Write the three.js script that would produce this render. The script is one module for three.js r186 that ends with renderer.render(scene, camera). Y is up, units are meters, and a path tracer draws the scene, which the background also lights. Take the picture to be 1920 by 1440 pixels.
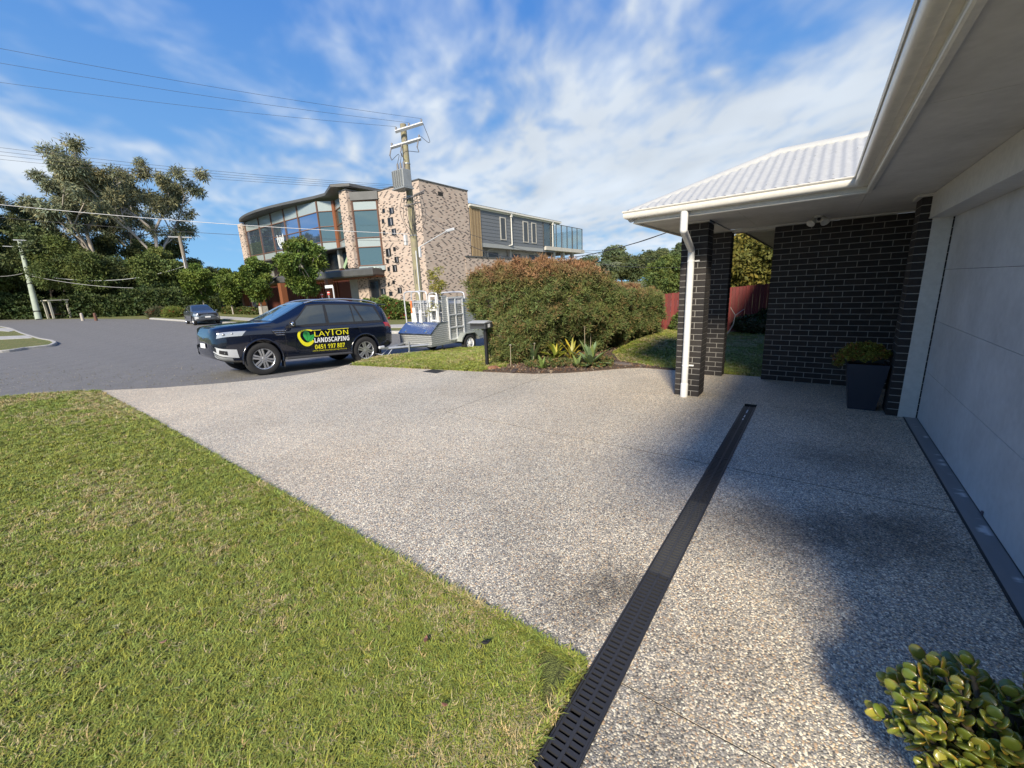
import * as THREE from 'three';
import { mergeGeometries, mergeVertices, toCreasedNormals } from 'three/addons/utils/BufferGeometryUtils.js';
import { TessellateModifier } from 'three/addons/modifiers/TessellateModifier.js';
import { RoundedBoxGeometry } from 'three/addons/geometries/RoundedBoxGeometry.js';
import { Brush, Evaluator, SUBTRACTION } from 'three-bvh-csg';

// ───────────── camera, sky, sun, exposure ─────────────
const D2R = Math.PI / 180, FOCAL = 761.43, EYE = 1.72;
const scene = new THREE.Scene();
const camera = new THREE.PerspectiveCamera(2 * Math.atan(720 / FOCAL) / D2R, 4 / 3, 0.05, 1500);
camera.position.set(0, EYE, 0);
camera.rotation.set(-13.162 * D2R, 36.934 * D2R, -2.632 * D2R, 'YXZ');
camera.updateMatrixWorld(true);
scene.add(camera);
const renderer = new THREE.WebGLRenderer({ antialias: true });
renderer.toneMapping = THREE.LinearToneMapping;
renderer.toneMappingExposure = 2.65;
renderer.shadowMap.enabled = true;

// seeded random and noise
function rng(seed) { let a = seed >>> 0; return () => { a = (a + 0x6D2B79F5) | 0; let t = Math.imul(a ^ (a >>> 15), 1 | a); t = (t + Math.imul(t ^ (t >>> 7), 61 | t)) ^ t; return ((t ^ (t >>> 14)) >>> 0) / 4294967296; }; }
const R0 = rng(12345);
const rr = (a, b, R = R0) => a + (b - a) * R();
const lerp = (a, b, t) => a + (b - a) * t, clamp = (x, a = 0, b = 1) => Math.min(b, Math.max(a, x));
const ss = (a, b, x) => { const t = clamp((x - a) / (b - a)); return t * t * (3 - 2 * t); };
const h3 = (x, y, z) => { let n = Math.imul(x, 374761393) ^ Math.imul(y, 668265263) ^ Math.imul(z, 1274126177); n = Math.imul(n ^ (n >>> 13), 1274126177); n = Math.imul(n ^ (n >>> 15), 2246822519); return ((n ^ (n >>> 16)) >>> 0) / 4294967296; };
function vn(x, y, z = 0) {
  const i = Math.floor(x), j = Math.floor(y), k = Math.floor(z), f = x - i, g = y - j, e = z - k;
  const u = f * f * (3 - 2 * f), v = g * g * (3 - 2 * g), w = e * e * (3 - 2 * e);
  const L = (k) => lerp(lerp(h3(i, j, k), h3(i + 1, j, k), u), lerp(h3(i, j + 1, k), h3(i + 1, j + 1, k), u), v);
  return e === 0 ? L(k) : lerp(L(k), L(k + 1), w);
}
function fbm(x, y, z = 0, o = 5) { let s = 0, a = 0.5, n = 0; for (let i = 0; i < o; i++) { s += a * vn(x, y, z); n += a; a *= 0.5; x = x * 2.03 + 17.3; y = y * 2.03 + 9.1; z = z * 2.03 + (z ? 5.7 : 0); } return s / n; }

// sky: clear air with a veil of broken altocumulus, the same formula for every direction
const SUN = new THREE.Vector3(0.385, 0, 0.923).normalize().multiplyScalar(Math.cos(34 * D2R)).setY(Math.sin(34 * D2R));
{
  const W = 2048, H = 1024, data = new Float32Array(W * H * 4);
  for (let j = 0; j < H; j++) {
    const el = ((j + 0.5) / H - 0.5) * Math.PI, y = Math.sin(el), c = Math.cos(el), e = Math.max(el, 0) / D2R;
    for (let i = 0; i < W; i++) {
      const az = ((i + 0.5) / W - 0.5) * 2 * Math.PI, x = c * Math.cos(az), z = c * Math.sin(az);
      // air
      const t = Math.pow(clamp(e / 46), 0.54);
      let r = lerp(0.22, 0.010, t), g = lerp(0.43, 0.092, t), b = lerp(0.60, 0.375, t);
      const mu = x * SUN.x + y * SUN.y + z * SUN.z, glow = 0.16 * Math.exp(-(1 - mu) * 5);
      r += glow; g += glow; b += glow;
      // clouds on a layer seen in perspective
      if (el > -0.02) {
        const k = 1 / (Math.max(y, 0) + 0.11), u = x * k, v = z * k;
        const wx = fbm(u * 0.9 + 3.1, v * 0.9, 0, 3) - 0.5, wz = fbm(u * 0.9, v * 0.9 + 8.2, 0, 3) - 0.5;
        const U = u + wx * 0.5, V = v + wz * 0.5;
        const p = U * 0.83 + V * 0.56, q = -U * 0.56 + V * 0.83;
        const big = fbm(p * 0.55 + 11.7, q * 0.75 + 4.4, 0, 3);
        const mid = fbm(p * 1.5 + 1.2, q * 2.3 + 6.2, 0, 5), fine = fbm(p * 6.5 + 3 * wx, q * 11 + 2, 0, 5);
        const side = (-z * 0.93 + x * 0.55) / c, bank = ss(-0.25, 0.85, side), bank2 = ss(-0.9, 0.5, side);
        const low = Math.exp(-Math.pow((e - 13) / 9, 2));
        const cover = 0.01 + 0.39 * bank * ss(70, 28, e) + 0.58 * low * (0.5 + 0.5 * bank2);
        const n = big * 0.34 + mid * 0.43 + fine * 0.23;
        let d = ss(0.67 - cover * 0.55, 1.04 - cover * 0.55, n + 0.06);
        d = clamp(d * (0.68 + 0.64 * fine)) * ss(-1, 5, e) * 0.93;
        const br = 0.47 + 0.20 * (mid - 0.45) + 0.2 * Math.exp(-(1 - mu) * 3);
        r = lerp(r, br * 0.90, d); g = lerp(g, br * 0.985, d); b = lerp(b, br * 1.08, d);
      }
      if (el < 0) { const s = ss(0, -0.25, el); r = lerp(r, 0.16, s); g = lerp(g, 0.17, s); b = lerp(b, 0.15, s); }
      const o = (j * W + i) * 4; r *= 0.64; g *= 0.64; b *= 0.64; data[o] = r; data[o + 1] = g; data[o + 2] = b; data[o + 3] = 1;
    }
  }
  const sky = new THREE.DataTexture(data, W, H, THREE.RGBAFormat, THREE.FloatType);
  sky.mapping = THREE.EquirectangularReflectionMapping; sky.magFilter = sky.minFilter = THREE.LinearFilter; sky.wrapS = THREE.RepeatWrapping; sky.needsUpdate = true;
  scene.background = sky; scene.environment = sky;
}
const sun = new THREE.DirectionalLight(new THREE.Color().setRGB(1, 0.90, 0.73), 2.7);
sun.position.copy(SUN).multiplyScalar(120); sun.castShadow = true; sun.shadow.radius = 21;
Object.assign(sun.shadow.camera, { left: -70, right: 70, top: 70, bottom: -70, near: 1, far: 320 });
sun.shadow.mapSize.set(4096, 4096); sun.name = 'sun'; sun.target.position.set(-15, 0, -12);
sun.position.add(sun.target.position); scene.add(sun, sun.target);

// ───────────── helpers ─────────────
const V3 = (x, y, z) => new THREE.Vector3(x, y, z);
// a pixel of the 1920 x 1440 photograph as a direction, met with a level, a wall plane, a height field or a camera depth
const camQ = camera.quaternion.clone();
function ray(px, py) { return V3((px - 960) / FOCAL, -(py - 720) / FOCAL, -1).applyQuaternion(camQ); }
const along = (d, t) => V3(d.x * t, EYE + d.y * t, d.z * t);
const hitY = (px, py, y = 0) => { const d = ray(px, py); return along(d, (y - EYE) / d.y); };
const hitZ = (px, py, z) => { const d = ray(px, py); return along(d, z / d.z); };
const hitX = (px, py, x) => { const d = ray(px, py); return along(d, x / d.x); };
const atD = (px, py, depth) => along(ray(px, py), depth);
function hitH(px, py, fn) { const d = ray(px, py); let t = 0.5, s = 0.05; for (let i = 0; i < 4000; i++) { const p = along(d, t); if (p.y <= fn(p.x, p.z)) { let a = t - s, b = t; for (let k = 0; k < 24; k++) { const m = (a + b) / 2, q = along(d, m); if (q.y <= fn(q.x, q.z)) b = m; else a = m; } return along(d, b); } s = Math.max(0.05, t * 0.01); t += s; } return along(d, 150); }

const taken = new Map();
function numbered(n) { const k = taken.get(n) ?? 0; taken.set(n, k + 1); return k ? `${n}_${String(k).padStart(3, '0')}` : n; }
function tag(o, label, category, group) { o.userData.label = label; o.userData.category = category; if (group) o.userData.group = group; return o; }
function thing(name, label, category, pos = [0, 0, 0], turn = 0, group) { const g = new THREE.Group(); g.name = numbered(name); g.position.set(...pos); g.rotation.y = turn; scene.add(g); return tag(g, label, category, group); }
function triUV(g) {
  const p = g.attributes.position, n = g.attributes.normal, uv = new Float32Array(p.count * 2);
  for (let i = 0; i < p.count; i++) {
    const ax = Math.abs(n.getX(i)), ay = Math.abs(n.getY(i)), az = Math.abs(n.getZ(i));
    if (ay >= ax && ay >= az) { uv[2 * i] = p.getX(i); uv[2 * i + 1] = p.getZ(i); } else if (ax >= az) { uv[2 * i] = p.getZ(i); uv[2 * i + 1] = p.getY(i); } else { uv[2 * i] = p.getX(i); uv[2 * i + 1] = p.getY(i); }
  }
  g.setAttribute('uv', new THREE.BufferAttribute(uv, 2)); return g;
}
function clean(g) { g = g.index ? g.toNonIndexed() : g; for (const k of Object.keys(g.attributes)) if (!['position', 'normal', 'uv'].includes(k)) g.deleteAttribute(k); if (!g.attributes.normal) g.computeVertexNormals(); if (!g.attributes.uv) g.setAttribute('uv', new THREE.BufferAttribute(new Float32Array(g.attributes.position.count * 2), 2)); g.morphAttributes = {}; return g; }
function merged(list) { return list.length === 1 ? clean(list[0]) : mergeGeometries(list.map(clean), false); }
function obj(name, geos, mat, parent = scene, tri = true) {
  let g = Array.isArray(geos) ? merged(geos) : geos;
  if (tri) g = triUV(clean(g));
  const m = new THREE.Mesh(g, mat); m.name = parent === scene ? numbered(name) : name; m.castShadow = m.receiveShadow = true; parent.add(m); return m;
}
function struct(name, geos, mat, tri = true) { const m = obj(name, geos, mat, scene, tri); m.userData.kind = 'structure'; return m; }
const box = (x0, x1, y0, y1, z0, z1) => new THREE.BoxGeometry(Math.abs(x1 - x0), Math.abs(y1 - y0), Math.abs(z1 - z0)).translate((x0 + x1) / 2, (y0 + y1) / 2, (z0 + z1) / 2);
const rbox = (w, h, d, r = 0.01, x = 0, y = 0, z = 0) => new RoundedBoxGeometry(w, h, d, 2, r).translate(x, y, z);
const ROTY = new THREE.Matrix4();
function orient(g, a, b) { const d = b.clone().sub(a), l = d.length(); const q = new THREE.Quaternion().setFromUnitVectors(V3(0, 1, 0), d.divideScalar(l)); return g.applyQuaternion(q).translate((a.x + b.x) / 2, (a.y + b.y) / 2, (a.z + b.z) / 2); }
function rod(a, b, r0, r1 = r0, n = 8) { return orient(new THREE.CylinderGeometry(r1, r0, a.distanceTo(b), n, 1), a, b); }
function bar(a, b, w, h = w) { const g = new THREE.BoxGeometry(w, a.distanceTo(b), h); return orient(g, a, b); }
function tube(pts, r, n = 6, seg) { return new THREE.TubeGeometry(new THREE.CatmullRomCurve3(pts), seg ?? pts.length * 4, r, n, false); }
function wire(a, b, sag, r) { const pts = []; for (let i = 0; i <= 14; i++) { const t = i / 14, p = a.clone().lerp(b, t); p.y -= sag * 4 * t * (1 - t); pts.push(p); } return new THREE.TubeGeometry(new THREE.CatmullRomCurve3(pts), 28, r, 5, false); }
function shapeOf(pts) { const s = new THREE.Shape(); pts.forEach(([x, y], i) => i ? s.lineTo(x, y) : s.moveTo(x, y)); s.closePath(); return s; }
function extr(pts, depth, bevel = 0) { const g = new THREE.ExtrudeGeometry(shapeOf(pts), { depth, bevelEnabled: bevel > 0, bevelThickness: bevel, bevelSize: bevel, bevelSegments: 2, steps: 1 }); return g; }
// a sheet over a polygon of [x, z] that follows a height function
function sheet(poly, fn, step, lift = 0) {
  let g = new THREE.ShapeGeometry(shapeOf(poly.map(([x, z]) => [x, -z]))).toNonIndexed();
  g.deleteAttribute('uv'); g.deleteAttribute('normal');
  g = new TessellateModifier(step, 14).modify(g);
  const p = g.attributes.position, n = p.count, uv = new Float32Array(n * 2);
  for (let i = 0; i < n; i++) { const x = p.getX(i), z = -p.getY(i); p.setXYZ(i, x, fn(x, z) + lift, z); uv[2 * i] = x; uv[2 * i + 1] = z; }
  g.setAttribute('uv', new THREE.BufferAttribute(uv, 2));
  for (const k of Object.keys(g.attributes)) if (!['position', 'uv'].includes(k)) g.deleteAttribute(k);
  const m = mergeVertices(g, 1e-4); m.computeVertexNormals(); return m;
}
// the same with a skirt that gives it thickness
function slab(poly, fn, step, lift, thick) {
  const top = sheet(poly, fn, step, lift).toNonIndexed(), P = [], area = poly.reduce((s, [x, z], i) => { const [a, b] = poly[(i + 1) % poly.length]; return s + x * b - a * z; }, 0);
  const q = area < 0 ? poly : [...poly].reverse();
  for (let i = 0; i < q.length; i++) {
    const [ax, az] = q[i], [bx, bz] = q[(i + 1) % q.length], n = Math.max(1, Math.ceil(Math.hypot(bx - ax, bz - az) / step));
    for (let k = 0; k < n; k++) {
      const x0 = lerp(ax, bx, k / n), z0 = lerp(az, bz, k / n), x1 = lerp(ax, bx, (k + 1) / n), z1 = lerp(az, bz, (k + 1) / n), y0 = fn(x0, z0) + lift, y1 = fn(x1, z1) + lift;
      P.push(x0, y0, z0, x0, y0 - thick, z0, x1, y1, z1, x1, y1, z1, x0, y0 - thick, z0, x1, y1 - thick, z1);
    }
  }
  const s = new THREE.BufferGeometry(); s.setAttribute('position', new THREE.Float32BufferAttribute(P, 3)); s.computeVertexNormals();
  const uv = new Float32Array(P.length / 3 * 2); for (let i = 0; i < P.length / 3; i++) { uv[2 * i] = P[3 * i] + P[3 * i + 2]; uv[2 * i + 1] = P[3 * i + 1]; }
  s.setAttribute('uv', new THREE.BufferAttribute(uv, 2));
  return mergeGeometries([top, s], false);
}
function paint(g, fn) { const p = g.attributes.position, c = new Float32Array(p.count * 3), o = [1, 1, 1]; for (let i = 0; i < p.count; i++) { const k = fn(p.getX(i), p.getY(i), p.getZ(i)); c.set(typeof k === 'number' ? [k, k, k] : k, 3 * i); } g.setAttribute('color', new THREE.BufferAttribute(c, 3)); return g; }

// ───────────── textures and materials ─────────────
const srgb = (v) => { v = clamp(v); return v <= 0.0031308 ? v * 12.92 : 1.055 * Math.pow(v, 1 / 2.4) - 0.055; };
function tex(W, H, size, fn, color = true, sizeY) {           // fn(x, y) in pixels, linear values 0..1; size in metres
  const d = new Uint8Array(W * H * 4);
  for (let y = 0; y < H; y++) for (let x = 0; x < W; x++) { const c = fn(x, y), o = (y * W + x) * 4; if (typeof c === 'number') d[o] = d[o + 1] = d[o + 2] = clamp(c) * 255; else for (let k = 0; k < 3; k++) d[o + k] = (color ? srgb(c[k]) : clamp(c[k])) * 255; d[o + 3] = 255; }
  const t = new THREE.DataTexture(d, W, H); t.wrapS = t.wrapT = THREE.RepeatWrapping; t.magFilter = THREE.LinearFilter; t.minFilter = THREE.LinearMipmapLinearFilter; t.generateMipmaps = true;
  if (color) t.colorSpace = THREE.SRGBColorSpace; t.repeat.set(1 / size, 1 / (sizeY ?? size * H / W)); t.needsUpdate = true; return t;
}
// noise that tiles over n cells
function tn(x, y, n, s = 0) { const i = Math.floor(x), j = Math.floor(y), f = x - i, g = y - j, u = f * f * (3 - 2 * f), v = g * g * (3 - 2 * g), m = (a) => ((a % n) + n) % n; return lerp(lerp(h3(m(i), m(j), s), h3(m(i + 1), m(j), s), u), lerp(h3(m(i), m(j + 1), s), h3(m(i + 1), m(j + 1), s), u), v); }
function tfbm(x, y, n, o = 4, s = 0) { let r = 0, a = 0.5, t = 0; for (let i = 0; i < o; i++) { r += a * tn(x, y, n, s + i); t += a; a *= 0.5; x *= 2; y *= 2; n *= 2; } return r / t; }
const lin = (hex) => { const c = new THREE.Color(hex); return c; };
function mat(color, rough = 0.8, metal = 0, more = {}) { const m = new THREE.MeshPhysicalMaterial({ roughness: rough, metalness: metal, ...more }); Array.isArray(color) ? m.color.setRGB(...color) : m.color.set(color); return m; }

// general fine grain for paint, timber, concrete: colour multiplier and bump
const grainT = tex(512, 512, 1.0, (x, y) => { const a = tfbm(x / 16, y / 16, 32, 4, 3), b = h3(x, y, 9); return 0.86 + 0.2 * (a - 0.5) + 0.06 * (b - 0.5); });
grainT.colorSpace = THREE.NoColorSpace;
const grainB = tex(512, 512, 0.5, (x, y) => 0.5 + 0.5 * (tfbm(x / 4, y / 4, 128, 3, 5) - 0.5), false);
const dirtT = tex(512, 512, 2.6, (x, y) => { const a = tfbm(x / 64, y / 64, 8, 6, 21), b = tfbm(x / 8, y / 8, 64, 3, 22); return 0.80 + 0.3 * (a - 0.5) + 0.14 * (b - 0.5); });
dirtT.colorSpace = THREE.NoColorSpace;

// exposed aggregate: rounded pebbles in a grey matrix
const PEB = [[0.62, 0.56, 0.46], [0.52, 0.47, 0.39], [0.70, 0.66, 0.58], [0.40, 0.37, 0.33], [0.30, 0.28, 0.26], [0.18, 0.17, 0.165], [0.07, 0.068, 0.07], [0.045, 0.045, 0.05], [0.46, 0.36, 0.24], [0.36, 0.25, 0.17], [0.57, 0.53, 0.47], [0.26, 0.26, 0.27]];
const pebble = (() => {
  const W = 2048, S = 2.2, N = 240, cell = W / N, hgt = new Float32Array(W * W), col = new Uint8Array(W * W);
  const cx = new Float32Array(N * N), cy = new Float32Array(N * N), cr = new Float32Array(N * N), ca = new Float32Array(N * N), ce = new Float32Array(N * N);
  for (let i = 0; i < N * N; i++) { const x = i % N, y = (i / N) | 0; cx[i] = x + 0.12 + 0.76 * h3(x, y, 1); cy[i] = y + 0.12 + 0.76 * h3(x, y, 2); cr[i] = 0.34 + 0.42 * h3(x, y, 3) ** 1.4; ca[i] = h3(x, y, 4) * 3.14; ce[i] = 0.68 + 0.3 * h3(x, y, 5); }
  for (let y = 0; y < W; y++) for (let x = 0; x < W; x++) {
    const gx = x / cell, gy = y / cell, ix = Math.floor(gx), iy = Math.floor(gy); let best = 9, bi = 0;
    for (let j = -1; j <= 1; j++) for (let i = -1; i <= 1; i++) { const mx = (ix + i + N) % N, my = (iy + j + N) % N, k = my * N + mx; let dx = gx - (cx[k] + (ix + i - mx)), dy = gy - (cy[k] + (iy + j - my)); const c = Math.cos(ca[k]), s = Math.sin(ca[k]), a = dx * c + dy * s, b = (dy * c - dx * s) / ce[k]; const d = Math.sqrt(a * a + b * b) / cr[k]; if (d < best) { best = d; bi = k; } }
    const o = y * W + x; hgt[o] = best < 1 ? 0.45 + 0.55 * Math.sqrt(1 - best * best) : 0.22 * h3(x >> 1, y >> 1, 8); col[o] = best < 1 ? 1 + Math.floor(h3(bi, 3, 7) * 12) : 0;
  }
  const map = tex(W, W, S, (x, y) => { const k = col[y * W + x], g = 0.86 + 0.28 * h3(x, y, 12); if (!k) { const m = 0.25 + 0.12 * h3(x, y, 13); return [m * 1.10, m * 1.02, m * 0.88]; } const c = PEB[k - 1], q = (v, m) => lerp(m, v, 0.86) * g * 1.42; return [q(c[0], 0.40) * 1.07, q(c[1], 0.375) * 1.02, q(c[2], 0.33) * 0.92]; });
  const bump = tex(W, W, S, (x, y) => hgt[y * W + x], false);
  return { map, bump };
})();
const M = {};
M.aggregate = mat([1, 1, 1], 0.62, 0, { map: pebble.map, bumpMap: pebble.bump, bumpScale: 0.003, vertexColors: true });
const asphT = tex(1024, 1024, 1.6, (x, y) => { const a = h3(x >> 1, y >> 1, 31), b = tfbm(x / 8, y / 8, 128, 4, 32), c = tfbm(x / 128, y / 128, 8, 4, 33); const v = 0.150 + 0.10 * (b - 0.5) + (a > 0.93 ? 0.09 : a < 0.12 ? -0.05 : 0) + 0.04 * (c - 0.5); return [v * 1.03, v, v * 0.95]; });
const asphB = tex(1024, 1024, 1.6, (x, y) => 0.6 * tfbm(x / 4, y / 4, 256, 3, 35) + 0.4 * h3(x >> 1, y >> 1, 31), false);
M.asphalt = mat([1, 1, 1], 0.82, 0, { map: asphT, bumpMap: asphB, bumpScale: 0.006, vertexColors: true });
const turfT = tex(1024, 1024, 2.0, (x, y) => { const a = tfbm(x / 4, y / 16, 256, 3, 41), b = tfbm(x / 64, y / 64, 16, 4, 42), c = h3(x, y, 43); const v = 0.55 + 0.9 * (a - 0.5) + 0.4 * (c - 0.5), s = ss(0.5, 0.75, b); return [lerp(0.13, 0.22, s) * v * 1.6, lerp(0.15, 0.18, s) * v * 1.6, lerp(0.035, 0.07, s) * v * 1.6]; });
M.turf = mat([1, 1, 1], 0.95, 0, { map: turfT, bumpMap: grainB, bumpScale: 0.02, vertexColors: true });
const soilT = tex(512, 512, 1.0, (x, y) => { const a = tfbm(x / 4, y / 8, 128, 4, 51), b = h3(x >> 2, y >> 1, 52); const v = 0.5 + 1.0 * (a - 0.5) + (b > 0.88 ? 0.5 : 0); return [0.16 * v, 0.11 * v, 0.075 * v]; });
M.mulch = mat([1, 1, 1], 0.95, 0, { map: soilT, bumpMap: grainB, bumpScale: 0.03 });
const concT = tex(512, 512, 1.5, (x, y) => { const a = tfbm(x / 32, y / 32, 16, 5, 61), b = h3(x, y, 62); const v = 0.36 + 0.22 * (a - 0.5) + 0.06 * (b - 0.5); return [v * 1.03, v, v * 0.93]; });
M.concrete = mat([1, 1, 1], 0.85, 0, { map: concT, bumpMap: grainB, bumpScale: 0.003 });
M.white = mat([0.60, 0.585, 0.545], 0.5, 0, { map: grainT });
M.soffit = mat([0.60, 0.585, 0.545], 0.75, 0, { map: dirtT });
M.gutter = mat([0.70, 0.67, 0.60], 0.32, 0, { map: grainT, clearcoat: 0.25, clearcoatRoughness: 0.25 });
M.dust = mat([0.42, 0.40, 0.33], 0.7, 0, { map: dirtT });
M.door = mat([0.56, 0.565, 0.57], 0.55, 0, { map: dirtT, bumpMap: grainB, bumpScale: 0.0008 });
M.black = mat([0.012, 0.012, 0.014], 0.5);
M.rubber = mat([0.022, 0.022, 0.023], 0.85, 0, { map: grainT });
M.steel = mat([0.55, 0.56, 0.57], 0.38, 0.9, { map: grainT });
M.galv = mat([0.50, 0.52, 0.53], 0.5, 0.75, { map: dirtT });
M.chrome = mat([0.80, 0.81, 0.82], 0.12, 1);
M.alloy = mat([0.62, 0.63, 0.65], 0.28, 0.85);
M.mortar = mat([0.29, 0.275, 0.25], 0.95, 0, { bumpMap: grainB, bumpScale: 0.003 });
const brickT = tex(512, 512, 0.8, (x, y) => { const a = tfbm(x / 8, y / 8, 64, 4, 71), b = h3(x, y, 72); return 0.75 + 0.5 * (a - 0.5) + 0.25 * (b - 0.5); }); brickT.colorSpace = THREE.NoColorSpace;
M.bricks = [[0.030, 0.025, 0.023], [0.023, 0.020, 0.019], [0.037, 0.031, 0.028], [0.027, 0.023, 0.022]].map((c) => mat(c, 0.85, 0, { map: brickT, bumpMap: grainB, bumpScale: 0.002 }));

// ───────────── ground, road, driveway ─────────────
const roadH = (x, z) => { const d = Math.hypot(x, z); return lerp(-0.105 - 0.24 * ss(-3, -8.2, z) - 0.06 * ss(-8, -12, z), -0.2, ss(18, 32, d)) + 0.021 * Math.max(0, d - 32) * (1 - ss(95, 160, d) * 0.5); };
const yardH = (x, z) => -0.035 * ss(-7, -12.5, x) - 0.22 * ss(-5.6, -10.5, z) * ss(-6.2, -9.4, x);
const px2 = (list, fn) => list.map(([a, b]) => { const p = hitH(a, b, fn); return [p.x, p.z]; });
const lawnRoad = px2([[190, 732], [120, 735], [0, 745]], yardH).concat([[-16.6, 3.4], [-21, 9], [-29, 18]]);
const driveRoad = px2([[190, 732], [300, 727], [420, 718], [520, 708], [590, 698], [630, 690], [650, 684]], yardH);
const vergeRoad = [[-6.6, -42], [-7.9, -26], [-8.9, -17]].concat(px2([[905, 650], [870, 651.5], [820, 655], [760, 661], [700, 669.5], [650, 684]], yardH));
const gardenEdge = px2([[650, 684], [760, 690], [905, 697], [1000, 701], [1060, 699.5], [1110, 696], [1160, 691.5], [1200, 689.5]], yardH).concat([[-2.45, -8.27], [-1.9, -8.28]]);
const islandEdge = [[-40, 14], [-34, 7]].concat(px2([[0, 662], [50, 655.5], [99, 650], [108, 645], [100, 641], [77, 637], [45, 627], [22, 617.5], [0, 613.5]], roadH));
const farEdge = px2([[-60, 603], [0, 600], [150, 597.5], [280, 598.5], [352, 603.5]], roadH).concat([[-36, -13.4], [-26, -13.4], [-19.5, -13.5], [-16.6, -14.6], [-15.3, -17.5], [-14.6, -26], [-13.6, -42]]);

{ // one sheet of bare ground that carries everything to the horizon
  const g = new THREE.PlaneGeometry(900, 900, 150, 150).rotateX(-Math.PI / 2), p = g.attributes.position;
  for (let i = 0; i < p.count; i++) { const x = p.getX(i), z = p.getZ(i); p.setXYZ(i, x, (Math.hypot(x, z) < 24 ? -0.55 : roadH(x, z) - 0.06), z); }
  g.computeVertexNormals(); paint(g, (x, y, z) => { const n = fbm(x * 0.12, z * 0.12, 0, 4); return [0.75 + 0.5 * n, 0.8 + 0.3 * n, 0.75]; });
  struct('ground', g, M.turf);
}
{
  const poly = [...vergeRoad, ...driveRoad.slice(0, -1).reverse(), ...lawnRoad.slice(1), ...islandEdge, ...farEdge];
  const g = sheet(poly, roadH, 1.6, 0);
  paint(g, (x, y, z) => { const a = fbm(x * 0.35, z * 0.35, 0, 4), b = fbm(x * 0.05 + 4, z * 0.3, 0, 3), c = fbm(x * 1.6, z * 1.6 + 3, 0, 3), k = 0.95 * (0.72 + 0.56 * a) * (0.8 + 0.4 * b) * (0.9 + 0.2 * c); return [k, k * 0.975, k * 0.92]; });
  struct('road', g, M.asphalt);
}
// kerbs: a rounded concrete edge swept along a line of points, pushed to one side
function kerbGeo(pts, side, fn, w = 0.16, h = 0.13, low = 0.12) {
  const c = new THREE.CatmullRomCurve3(pts.map(([x, z]) => V3(x, 0, z)), false, 'catmullrom', 0.2), n = Math.max(8, pts.length * 6), P = [], I = [];
  const prof = [[0, -low], [0, h - 0.03], [0.03, h], [w, h], [w, -low]];
  for (let i = 0; i <= n; i++) { const p = c.getPoint(i / n), t = c.getTangent(i / n), s = V3(-t.z, 0, t.x).normalize().multiplyScalar(side), y = fn(p.x, p.z); for (const [a, b] of prof) P.push(p.x + s.x * a, y + b, p.z + s.z * a); }
  const m = prof.length; for (let i = 0; i < n; i++) for (let k = 0; k < m - 1; k++) { const a = i * m + k, b = a + m; I.push(a, b, a + 1, b, b + 1, a + 1); }
  const g = new THREE.BufferGeometry(); g.setAttribute('position', new THREE.Float32BufferAttribute(P, 3)); g.setIndex(I); const q = g.toNonIndexed(); q.computeVertexNormals(); return q;
}
struct('island_kerb', kerbGeo(islandEdge.slice(1), -1, roadH), M.concrete);
struct('far_kerb', kerbGeo(farEdge.slice(3), -1, roadH, 0.3), M.concrete);
struct('verge_kerb', kerbGeo(vergeRoad.slice(2), -1, (x, z) => yardH(x, z) - 0.125, 0.12), M.concrete);
{ // grass on the left corner block and its strip of footpath
  const poly = islandEdge.slice(1).concat([[-110, -2], [-110, 30], [-34, 30]]);
  const g = sheet(poly, (x, z) => roadH(x, z) + 0.1, 3, 0); paint(g, (x, y, z) => { const n = fbm(x * 0.5, z * 0.5, 0, 4); return [0.9 + 0.5 * n, 1.1 + 0.3 * n, 0.8]; });
  struct('corner_grass', g, M.turf);
  const w = px2([[0, 634], [52, 632], [62, 637], [0, 640]], roadH); struct('corner_footpath', slab(w, (x, z) => roadH(x, z) + 0.1, 2, 0.02, 0.1), M.concrete);
  const w2 = px2([[0, 617], [16, 618], [27, 623], [18, 624.5], [0, 623]], roadH); struct('corner_ramp', slab(w2, (x, z) => roadH(x, z) + 0.1, 2, 0.02, 0.1), M.concrete);
}
{ // the block the brick building stands on
  const e = farEdge.slice(3).map(([x, z]) => [x, z]), poly = e.concat([[-24, -60], [-80, -60], [-80, -20]]);
  const g = sheet(poly, (x, z) => roadH(x, z) + 0.11, 2.5, 0); paint(g, (x, y, z) => { const n = fbm(x * 0.5, z * 0.5, 0, 4); return [0.85 + 0.5 * n, 0.95 + 0.3 * n, 0.75]; });
  struct('building_verge', g, M.turf);
  const walk = [[-55, -14.6], [-21, -14.6], [-18.6, -15.6], [-17.3, -18.6], [-16.6, -27], [-18, -27], [-18.7, -19], [-19.6, -17.2], [-21.6, -16.1], [-55, -16.1]];
  struct('footpath', slab(walk, (x, z) => roadH(x, z) + 0.11, 2, 0.03, 0.1), M.concrete);
}
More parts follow.
